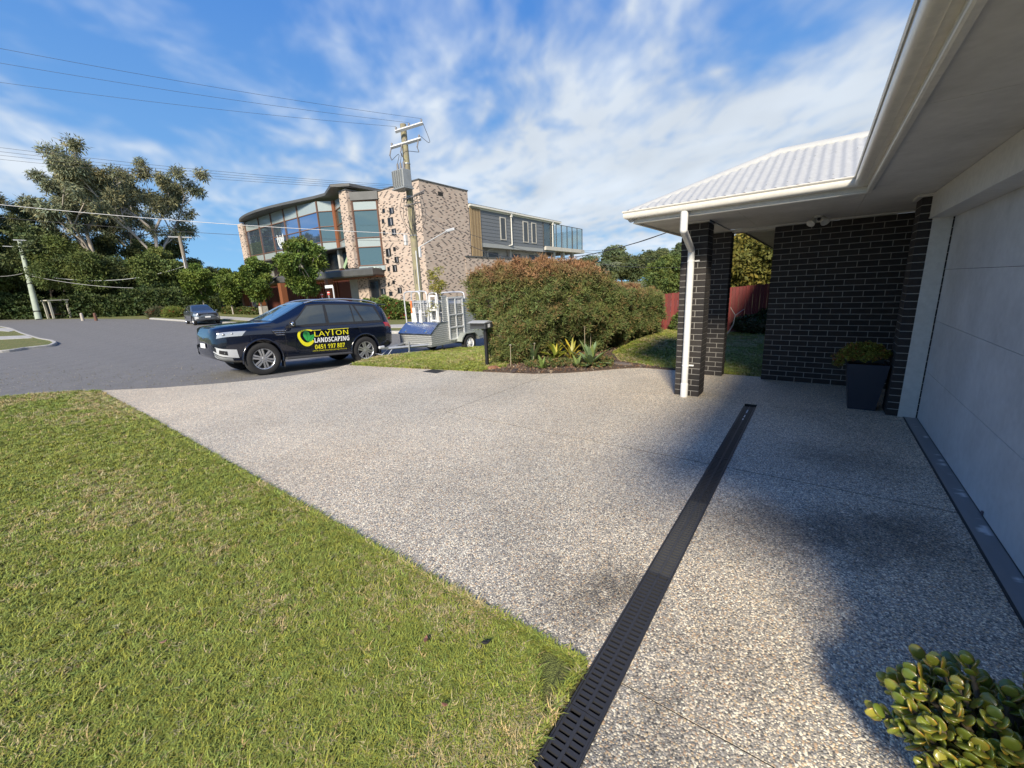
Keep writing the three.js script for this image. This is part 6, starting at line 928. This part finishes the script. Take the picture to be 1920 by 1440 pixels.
// plants along the red fence
{
  const pl = (label, x, z, s, seed, c) => bush('fence_plant', label, 'shrub', [x, 0.02, z], [[0, 0.35 * s, 0, 0.35 * s, 0.45 * s, 0.3 * s], [0.15 * s, 0.8 * s, 0, 0.22 * s, 0.35 * s, 0.2 * s]], { seed, density: 700, leaf: 0.12, color: (p, l, R) => tone(c, 0.6, R), geo: SPRAY.leaf });
  pl('leafy green shrub growing against the red fence beside the brick column', -3.55, -14.05, 0.85, 81, [0.09, 0.12, 0.03]);
  bush('fence_plant', 'dark glossy creeper heaped along the foot of the red fence', 'shrub', [-1.5, 0.02, -14.85], [[0, 0.25, 0, 0.7, 0.32, 0.25], [0.6, 0.42, -0.1, 0.6, 0.45, 0.25], [1.3, 0.5, -0.2, 0.7, 0.5, 0.3]], { seed: 82, density: 700, leaf: 0.13, color: (p, l, R) => tone([0.035, 0.055, 0.02], 0.6, R), geo: SPRAY.round });
  const f = thing('bare_shrub', 'bare pale forked branch standing before the red fence', 'shrub', [-2.2, 0, -14.3]); obj('stem', [rod(V3(0, 0, 0), V3(0.16, 0.32, 0), 0.022, 0.018), rod(V3(0.16, 0.32, 0), V3(0.20, 0.62, 0), 0.018, 0.014), rod(V3(0, 0, 0), V3(-0.26, 0.28, 0), 0.02, 0.014), rod(V3(0.20, 0.62, 0), V3(0.05, 0.86, 0), 0.013, 0.009), rod(V3(0.20, 0.62, 0), V3(0.42, 0.80, 0), 0.013, 0.009)], mat([0.40, 0.36, 0.29], 0.8), f);
}

// ───────────── poles, wires, fence, letterbox and small things ─────────────
const wireM = mat([0.03, 0.03, 0.033], 0.6), palW = mat([0.55, 0.56, 0.57], 0.6), porc = mat([0.16, 0.15, 0.15], 0.35);
function lineThing(label, a, b, sag, r, m = wireM, group) { const t = thing('overhead_wire', label, 'wire', a.toArray(), 0, group); obj('cable', wire(V3(0, 0, 0), b.clone().sub(a), sag, r), m, t); return t; }
let PT;
{
  const b0 = atD(778, 470, 20.5), X = b0.x, Z = b0.z, y0 = roadH(X, Z), top = hitZ(758, 232, Z).y, Y = (py) => { const px = 758 + (py - 232) * 0.095; return hitZ(px, py, Z).y; };
  const t = thing('power_pole', 'tall weathered timber power pole carrying a grey transformer', 'power pole', [X, y0, Z]); PT = { X, Z, Y };
  const poleT = tex(256, 512, 0.6, (x, y) => { const a = tfbm(x / 4, y / 64, 64, 4, 81), b = tfbm(x / 32, y / 32, 8, 3, 82); return [0.26 + 0.16 * (a - 0.5) + 0.06 * (b - 0.5), 0.235 + 0.15 * (a - 0.5) + 0.07 * (b - 0.5), 0.15 + 0.10 * (a - 0.5)]; });
  const pm = mat([1, 1, 1], 0.9, 0, { map: poleT, bumpMap: grainB, bumpScale: 0.006 }), P = (px, py, dz = 0) => hitZ(px, py, Z + dz).sub(V3(X, y0, Z));
  obj('pole', new THREE.CylinderGeometry(0.14, 0.20, top - y0, 18, 8).translate(0, (top - y0) / 2, 0), pm, t);
  const arm = (a, b) => { const m = obj('crossarm', bar(a, b, 0.10, 0.12), palW, t); for (const s of [0.04, 0.5, 0.95]) { const q = a.clone().lerp(b, s); obj('insulator', [new THREE.LatheGeometry([[0.0, -0.02], [0.03, 0], [0.055, 0.04], [0.03, 0.06], [0.05, 0.1], [0.025, 0.13], [0, 0.14]].map(([u, v]) => new THREE.Vector2(u, v)), 10).translate(q.x, q.y + 0.06, q.z)], porc, m); } return [a, b]; };
  const a1 = arm(P(741, 247, 0.5), P(793, 231, -0.4)), a2 = arm(P(733, 277, 0.5), P(789, 260, -0.4));
  const fuse = (p) => obj('fuse', [rod(p, p.clone().add(V3(0, -0.35, 0.12)), 0.03, 0.03), rod(p.clone().add(V3(0, -0.35, 0.12)), p.clone().add(V3(0.02, -0.55, 0.05)), 0.02, 0.02)], porc, t);
  for (const s of [0.06, 0.42, 0.97]) fuse(a2[0].clone().lerp(a2[1], s).add(V3(0, -0.05, 0.1)));
  const tc = P(755, 336, 0.45), tb = obj('transformer', [rbox(0.78, 0.78, 0.5, 0.03, tc.x - 0.05, tc.y, tc.z), ...[-2, -1, 0, 1, 2].map((i) => box(tc.x - 0.05 + i * 0.15 - 0.012, tc.x - 0.05 + i * 0.15 + 0.012, tc.y - 0.33, tc.y + 0.33, tc.z + 0.25, tc.z + 0.33)), box(tc.x - 0.5, tc.x + 0.4, tc.y - 0.46, tc.y - 0.40, tc.z - 0.3, tc.z + 0.3)], mat([0.33, 0.35, 0.36], 0.5, 0.2, { map: dirtT }), t);
  for (const i of [-1, 0, 1]) obj('bushing', new THREE.CylinderGeometry(0.045, 0.06, 0.34, 12).translate(tc.x - 0.05 + i * 0.22, tc.y + 0.55, tc.z), porc, tb);
  const cab = (a, b, c) => tube([a, b, c], 0.012, 5, 16);
  for (const i of [-1, 0, 1]) obj('dropper', cab(V3(tc.x - 0.05 + i * 0.22, tc.y + 0.7, tc.z), V3(tc.x + 0.1 + i * 0.2, tc.y + 1.1, tc.z), a2[0].clone().lerp(a2[1], [0.06, 0.42, 0.97][i + 1]).add(V3(0.02, -0.6, 0.15))), wireM, t);
  obj('dropper', cab(a1[1], a1[1].clone().add(V3(0.35, -0.9, 0)), a2[1].clone().add(V3(0, 0.1, 0))), wireM, t);
  // low voltage bundle with its loops
  const lv = P(778, 370); obj('bracket', [bar(lv.clone().add(V3(-0.55, -0.05, 0.25)), lv.clone().add(V3(0.75, 0.06, 0.1)), 0.06, 0.06), bar(lv.clone().add(V3(-0.5, -0.35, 0.25)), lv.clone().add(V3(0.5, -0.30, 0.1)), 0.05, 0.05), rod(lv.clone().add(V3(0.3, 0, 0.3)), lv.clone().add(V3(0.9, 0.12, 0.2)), 0.035)], porc, t);
  const R = rng(91); for (let i = 0; i < 9; i++) { const s = (i / 8 - 0.5) * 2; obj('cable_loop', tube([lv.clone().add(V3(s * 0.7, 0.1 * R(), 0.2)), lv.clone().add(V3(s * 0.9, -0.5 - 0.6 * R(), 0.25)), lv.clone().add(V3(s * 0.25, -1.2 - 0.6 * R(), 0.22)), lv.clone().add(V3(0.05 * s, -1.5 * R(), 0.2))], 0.012, 5, 20), wireM, t); }
  const sl = P(787, 463, 0.1), sh = P(838, 433, 0.5), sk = P(849, 430, 0.6), la = obj('lamp_arm', [rod(sl, sh, 0.028, 0.022), rbox(0.1, 0.5, 0.12, 0.02, sl.x - 0.02, sl.y - 0.25, sl.z)], palW, t); obj('lantern', orient(new RoundedBoxGeometry(0.12, sh.distanceTo(sk) + 0.2, 0.08, 2, 0.03), sh, sk), palW, la);
  obj('meter_box', rbox(0.14, 0.5, 0.16, 0.02, P(761, 452, 0.25).x, P(761, 452).y, 0.25), palW, t); obj('id_plate', box(-0.09, 0.09, P(783, 515).y - 0.45, P(783, 515).y + 0.25, 0.16, 0.172), mat([0.10, 0.10, 0.09], 0.7), t); obj('conduit', rod(V3(0.16, 0, 0.1), V3(0.16, P(785, 470).y, 0.08), 0.03), palW, t);
  obj('strap', [P(785, 300).y, P(785, 345).y, P(785, 365).y, P(785, 440).y].map((y) => new THREE.CylinderGeometry(0.172, 0.172, 0.05, 18).translate(0, y, 0)), M.galv, t);
  // spans
  const W = (v) => v.clone().add(V3(X, y0, Z)), far = (px, py, y) => hitY(px, py, y);
  [[-230, 46, 0.03], [-230, 78, 0.45], [-230, 122, 0.0]].forEach(([px, py, s], i) => lineThing('thin high voltage wire strung from the upper crossarm of the transformer pole', W(a1[0].clone().lerp(a1[1], [0.97, 0.5, 0.04][i]).add(V3(0, 0.2, 0))), far(px, py, 10.3), 0.15, 0.0055, wireM, 'high voltage wires'));
  [[-230, 247], [-230, 256], [-230, 264], [-230, 273]].forEach(([px, py], i) => lineThing('thin low voltage wire strung just below the transformer', V3(X - 0.15, Y(347 + i * 3), Z + 0.2), far(px, py, 8.2), 0.2, 0.006, wireM, 'low voltage wires'));
  lineThing('pale grey service cable crossing in front of the gum trees', V3(X - 0.15, Y(438), Z + 0.2), far(-230, 359, 6.9), 0.22, 0.013, mat([0.5, 0.5, 0.5], 0.5)); lineThing('dark communications cable hung under the pale service cable', V3(X - 0.15, Y(452), Z + 0.2), far(-230, 385, 6.3), 0.25, 0.009);
  // right hand spans to the house and to a far pole
  lineThing('service wire sagging from the transformer pole to the porch eave', V3(X + 0.15, Y(372), Z), V3(-2.2, 2.75, -8.7), 1.55, 0.010); lineThing('second service wire sagging from the transformer pole past the hedge', V3(X + 0.15, Y(400), Z), atD(1330, 497, 24), 1.0, 0.010);
  const fp = atD(1257, 560, 62), ftop = atD(1257, 497, 62); const f = thing('far_pole', 'slender pale pole far beyond the red fence', 'pole', [fp.x, -0.5, fp.z]); obj('pole', rod(V3(0, 0, 0), V3(0, ftop.y + 0.5, 0), 0.16, 0.12, 10), mat([0.42, 0.41, 0.38], 0.9), f); obj('bracket', rod(V3(0, ftop.y - 1.8, 0), V3(1.5, ftop.y - 1.2, 0.4), 0.04), mat([0.42, 0.41, 0.38], 0.9), f);
  [[1060, 466, 486], [1060, 479, 497], [1060, 486, 500]].forEach(([px, y0p, y1p], i) => lineThing('distant wire running to the slender far pole', atD(px, y0p, 52 + i), atD(1258, y1p, 62), 0.4, 0.022, wireM, 'distant wires')); lineThing('distant wire climbing from the balcony towards the porch eave', atD(1080, 470, 50), atD(1240, 440, 40), 0.5, 0.018);
}
{ // leaning pale pole, brown pole and the span between them
  const p = atD(72, 596, 48), q = atD(37, 452, 48.6), y = roadH(p.x, p.z), t = thing('street_pole', 'pale green leaning pole at the corner of the bush', 'pole', [p.x, y, p.z]); const r = q.clone().sub(V3(p.x, y, p.z)); obj('pole', rod(V3(0, 0, 0), r, 0.30, 0.19, 12), mat([0.40, 0.46, 0.38], 0.85, 0, { map: dirtT }), t);
  obj('lamp_arm', [bar(r.clone().add(V3(0, 0.1, -0.6)), r.clone().add(V3(0, 0.1, 0.5)), 0.12), bar(r.clone().multiplyScalar(0.93).add(V3(-0.3, 0, 1.4)), r.clone().multiplyScalar(0.93).add(V3(0.3, -0.1, -2.2)), 0.07)], palW, t); obj('collar', [new THREE.CylinderGeometry(0.31, 0.31, 0.25, 12).translate(r.x * 0.1, r.y * 0.1, r.z * 0.1), new THREE.CylinderGeometry(0.27, 0.27, 0.2, 12).translate(r.x * 0.45, r.y * 0.45, r.z * 0.45)], M.rubber, t);
  const p2 = atD(362, 560, 53), q2 = atD(341, 447, 53), t2 = thing('street_pole', 'brown timber pole behind the young street trees', 'pole', [p2.x, roadH(p2.x, p2.z), p2.z]), r2 = V3(0, q2.y - roadH(p2.x, p2.z), 0); obj('pole', rod(V3(0, 0, 0), r2, 0.26, 0.19, 12), M.bark, t2); obj('crossarm', bar(r2.clone().add(V3(-0.3, -0.1, 1.1)), r2.clone().add(V3(0.3, -0.1, -1.2)), 0.12), palW, t2); obj('conduit', rod(V3(0.2, 0, 0.15), V3(0.2, r2.y * 0.75, 0.15), 0.05), palW, t2);
  lineThing('pale cable sagging between the leaning pole and the brown pole', atD(52, 513, 48), atD(348, 498, 53), 1.3, 0.03, mat([0.5, 0.52, 0.52], 0.6)); lineThing('thin wire hanging under the pale sagging cable', atD(52, 516, 48), atD(250, 540, 46), 0.3, 0.02, mat([0.4, 0.4, 0.4], 0.6)); lineThing('thin wire running off behind the leaning pole', atD(-60, 510, 47), atD(50, 510, 48), 0.5, 0.02, mat([0.4, 0.4, 0.4], 0.6));
}
{ // roadside shelter and bollards under the trees
  const p = hitH(112, 598, roadH), q0 = atD(111, 596, 50), x = q0.x, z = q0.z, y = roadH(x, z), s = 1.05, t = thing('bus_shelter', 'small flat roofed shelter under the dark trees', 'shelter', [x, y, z], 0.2), m = mat([0.42, 0.40, 0.34], 0.8), H = 2.0 * s;
  obj('roof', box(-0.9, 0.9, H, H + 0.12, -1.0, 0.9), m, t); for (const [a, b] of [[0.75, 0.7], [0.75, -0.8], [-0.75, 0.7], [-0.75, -0.8]]) obj('post', box(a - 0.09, a + 0.09, 0, H, b - 0.09, b + 0.09), m, t); obj('back_wall', box(-0.84, -0.77, 0.2, H - 0.2, -0.7, 0.6), mat([0.06, 0.065, 0.06], 0.7), t); obj('bench', [box(-0.6, -0.2, 0.45, 0.52, -0.65, 0.55)], M.timber, t);
  for (const [px, label] of [[155, 'short grey post at the end of the road under the trees'], [180, 'short reddish post at the end of the road under the trees']]) { const q = hitH(px, 599, roadH).multiplyScalar(0.95), b = thing('bollard', label, 'bollard', [q.x, roadH(q.x, q.z), q.z], 0, undefined); obj('shaft', [new THREE.CylinderGeometry(0.12, 0.14, 0.7, 10).translate(0, 0.35, 0), new THREE.SphereGeometry(0.12, 10, 6).translate(0, 0.7, 0)], px < 170 ? mat([0.42, 0.38, 0.33], 0.9) : mat([0.14, 0.07, 0.05], 0.9), b); }
}
{ // street name sign and two red and white markers before the building
  const p = hitZ(631, 590, -16.2), y = roadH(p.x, p.z) + 0.1, q = hitZ(624, 537, -16.2), t = thing('street_sign', 'white street name blade on a leaning pale post by the tower', 'sign', [p.x, y, p.z]); obj('post', rod(V3(0, 0, 0), V3(q.x - p.x, q.y - y, 0), 0.045, 0.045, 10), palW, t); obj('blade', [rbox(1.0, 0.2, 0.03, 0.008, q.x - p.x - 0.5, q.y - y + 0.0, 0)], mat([0.74, 0.75, 0.75], 0.5), t);
  for (const [px, i] of [[604, 0], [617, 1]]) { const a = hitZ(px, 556, -18.2), yy = roadH(a.x, a.z) + 0.1, b = thing('marker_post', i ? 'taller red and white marker post seen over the wagon roof' : 'shorter red and white marker post seen over the wagon roof', 'marker', [a.x, yy, a.z]); const h = a.y - yy + (i ? 0.25 : 0.1); obj('post', rod(V3(0, 0, 0), V3(0, h, 0), 0.05, 0.05, 10), M.galv, b); obj('head', [rbox(0.24, 0.3, 0.1, 0.03, 0, h, 0)], mat([0.62, 0.08, 0.07], 0.5), b); obj('band', [rbox(0.25, 0.08, 0.11, 0.02, 0, h + 0.05, 0)], mat([0.75, 0.74, 0.72], 0.5), b); }
}
{ // red paling fence at the back of the yard
  const t = thing('paling_fence', 'dark red timber paling fence across the back yard', 'fence'), R = rng(61), A = V3(-5.6, 0, -13.5), B = V3(0.2, 0, -15.95), n = 62, d = B.clone().sub(A), turn = -Math.atan2(d.z, d.x), L = d.length() / n, ms = [[0.21, 0.030, 0.024], [0.185, 0.028, 0.024], [0.24, 0.038, 0.03], [0.165, 0.03, 0.026]].map((c) => mat(c, 0.75, 0, { map: dirtT, bumpMap: grainB, bumpScale: 0.004 }));
  const geo = triUV(clean(extr([[-L / 2 + 0.003, 0], [L / 2 - 0.003, 0], [L / 2 - 0.003, 1], [-L / 2 + 0.003, 1]], 0.016)));
  for (let i = 0; i < n; i++) { const u = (i + 0.5) / n, p = A.clone().lerp(B, u), m = new THREE.Mesh(geo, ms[Math.floor(R() * 4)]); m.name = 'paling'; m.position.set(p.x, -0.08, p.z + (i % 2) * 0.006); m.rotation.y = turn; m.scale.y = lerp(1.24, 1.62, u) + 0.08 + 0.015 * (R() - 0.5); t.add(m); }
  obj('rail', [bar(A.clone().setY(0.25), B.clone().setY(0.3), 0.07, 0.04), bar(A.clone().setY(1.05), B.clone().setY(1.35), 0.07, 0.04)].map((g) => g.translate(-0.02, 0, -0.05)), ms[1], t); obj('plinth', orient(new THREE.BoxGeometry(0.16, d.length(), 0.03), A.clone().setY(0.0), B.clone().setY(0.0)).translate(0.01, 0, 0.05), mat([0.16, 0.10, 0.07], 0.9, 0, { map: dirtT }), t);
}
{ // letterbox
  const p = hitH(914, 687, yardH), t = thing('letterbox', 'dark grey letterbox with a pale lid on a black post before the hedge', 'letterbox', [p.x, yardH(p.x, p.z), p.z], 0.12), top = hitZ(905, 602, p.z).y - yardH(p.x, p.z), W = 0.40, y = top - 0.16;
  obj('post', [box(-0.032, 0.032, 0, y + 0.02, -0.032, 0.032)], M.black, t); obj('base_plate', [box(-0.08, 0.08, 0, 0.012, -0.08, 0.08)], M.black, t);
  const b = obj('box', [box(-W + 0.08, 0.10, y, y + 0.125, -0.16, 0.14)], mat([0.045, 0.048, 0.052], 0.5), t); obj('lid', extr([[-0.18, 0.128], [0.16, 0.128], [0.16, 0.135], [0.02, 0.175], [-0.18, 0.137]], W + 0.06).rotateY(Math.PI / 2).translate(-W + 0.05, y, 0), mat([0.50, 0.51, 0.52], 0.4, 0.3), b);
  obj('flap', box(-W + 0.11, 0.07, y + 0.06, y + 0.10, 0.141, 0.146), M.rubber, b); obj('number_plate', box(0.101, 0.104, y + 0.02, y + 0.10, -0.05, 0.04), mat([0.7, 0.7, 0.68], 0.5), b);
}
{ // dead leaves on the lawn
  const lf = (label, px, py, s, c, seed) => { const p = hitH(px, py, yardH), t = thing('fallen_leaf', label, 'leaf', [p.x, 0.035, p.z], seed); const g = extr([[-1, 0], [-0.5, 0.42], [0.3, 0.5], [1, 0.1], [0.4, -0.35], [-0.4, -0.4]], 0.05, 0.04).rotateX(-Math.PI / 2).scale(s, s * 2, s), a = g.attributes.position; for (let i = 0; i < a.count; i++) a.setY(i, a.getY(i) + s * 0.5 * Math.sin(a.getX(i) / s * 1.6) ** 2); g.computeVertexNormals(); obj('leaf_blade', g, mat(c, 0.8), t); };
  lf('small black curled leaf lying on the lawn near the drain', 912, 1217, 0.022, [0.012, 0.012, 0.012], 0.8); lf('reddish brown dry leaf on the lawn near the black leaf', 800, 1211, 0.020, [0.20, 0.09, 0.06], 2.1); lf('small brown leaf low on the lawn', 835, 1335, 0.014, [0.18, 0.08, 0.05], 0.3); lf('pale brown leaf on the lawn away from the drain', 310, 1215, 0.016, [0.24, 0.13, 0.09], 1.2);
}
{ // loose gravel, seeds and leaf litter on the road by the gutter
  const R = rng(14), pts = []; for (let i = 0; i < 2200; i++) { const px = rr(0, 480, R), py = rr(690, 740, R) - R() * R() * 30, p = hitH(px, py, roadH); if (Math.hypot(p.x, p.z) < 10) continue; const e = yardH(p.x, p.z); const q = tone(R() < 0.5 ? [0.30, 0.28, 0.22] : [0.16, 0.15, 0.07], 0.7, R); pts.push([p.x, roadH(p.x, p.z) + 0.006, p.z, 0.020 * (0.4 + 1.1 * R() * R()), ...q]); }
  tag(foliage('road_litter', pts, SPRAY.round, scene, R), 'scattered dry leaves and gravel on the asphalt along the gutter', 'litter');
}

// ───────────── grass blades ─────────────
{
  const R = rng(2024);
  const tuft = (n, R) => { const P = []; for (let i = 0; i < n; i++) { const a = R() * 6.283, l = 0.45 + 0.6 * R(), lean = 0.4 + 1.1 * R(), w = 0.065 + 0.045 * R(), ox = (R() - 0.5) * 1.1, oz = (R() - 0.5) * 1.1, dx = Math.cos(a), dz = Math.sin(a), m = [ox + dx * lean * 0.35 * l, l * 0.62, oz + dz * lean * 0.35 * l], e = [ox + dx * lean * l, l * 0.86, oz + dz * lean * l], sx = -dz * w, sz = dx * w; P.push(ox - sx, -0.1, oz - sz, ox + sx, -0.1, oz + sz, m[0] + sx * 0.8, m[1], m[2] + sz * 0.8, ox - sx, -0.1, oz - sz, m[0] + sx * 0.8, m[1], m[2] + sz * 0.8, m[0] - sx * 0.8, m[1], m[2] - sz * 0.8, m[0] - sx * 0.8, m[1], m[2] - sz * 0.8, m[0] + sx * 0.8, m[1], m[2] + sz * 0.8, ...e); } const g = new THREE.BufferGeometry(); g.setAttribute('position', new THREE.Float32BufferAttribute(P, 3)); g.computeVertexNormals(); return g; };
  const T = tuft(11, R), gm = mat([1, 1, 1], 0.55, 0, { side: THREE.DoubleSide, specularIntensity: 0.4 });
  const inP = (x, z, P) => { let c = false; for (let i = 0, j = P.length - 1; i < P.length; j = i++) if ((P[i][1] > z) !== (P[j][1] > z) && x < (P[j][0] - P[i][0]) * (z - P[i][1]) / (P[j][1] - P[i][1]) + P[i][0]) c = !c; return c; };
  const col = (x, z) => { const t = lawnTone(x, z), dry = R() < 0.06 + t.straw * 0.6; const c = dry ? tone([0.42, 0.345, 0.17], 0.5, R) : tone([lerp(0.255, 0.185, t.lush), lerp(0.280, 0.240, t.lush), lerp(0.055, 0.045, t.lush)], 0.55, R); return c; };
  function field(name, label, n, pick, fn, size) {
    const im = new THREE.InstancedMesh(T, gm, n), M4 = new THREE.Matrix4(), q = new THREE.Quaternion(), e = new THREE.Euler(), c = new THREE.Color(); let i = 0, guard = 0;
    while (i < n && guard++ < n * 12) { const p = pick(); if (!p) continue; const [x, z, s] = p, k = s * (0.7 + 0.6 * R()); e.set((R() - 0.5) * 0.3, R() * 6.283, (R() - 0.5) * 0.3); q.setFromEuler(e); M4.compose(V3(x, fn(x, z), z), q, V3(k, k * (0.75 + 0.5 * R()), k)); im.setMatrixAt(i, M4); im.setColorAt(i, c.setRGB(...col(x, z))); i++; }
    im.count = i; im.name = name; im.userData = { kind: 'stuff', label, category: 'grass' }; im.castShadow = im.receiveShadow = true; scene.add(im);
  }
  field('lawn_grass', 'short mown grass of the front lawn with straw coloured patches', 240000, () => { const r = 0.9 + 16 * Math.pow(R(), 1.25), a = rr(-0.62, 1.95, R); const x = -r * Math.cos(a - 0.35), z = r * Math.sin(a - 0.35) * 1.0; return inP(x, z, LAWN) ? [x, z, 0.020 + 0.0021 * r] : null; }, yardH);
  field('lawn_edge_grass', 'longer grass leaning over the edge of the driveway', 5200, () => { const u = R(); if (u < 0.14) { const z = rr(ZL, 0.6, R); return [DL - 0.02 - 0.03 * R(), z, 0.026]; } const x = -0.72 - 11.4 * Math.pow(R(), 1.1); return [x, ZL + 0.03 * R() + (x < -11 ? 0.1 : 0.005), 0.027 + 0.0025 * -x]; }, yardH);
  field('verge_grass', 'green grass of the verge between driveway and road', 26000, () => { const x = rr(-10.4, -5.6, R), z = rr(-14, -5.5, R); return inP(x, z, VERGE) ? [x, z, 0.055] : null; }, yardH);
  field('back_grass', 'mown grass of the back yard behind the brick columns', 32000, () => { const x = rr(-4.2, 0.5, R), z = rr(-16, -8.3, R); return inP(x, z, BACK) ? [x, z, 0.05] : null; }, backY);
}
scene.traverse((o) => { if (o.isMesh) { o.castShadow = true; o.receiveShadow = true; } });
renderer.render(scene, camera);
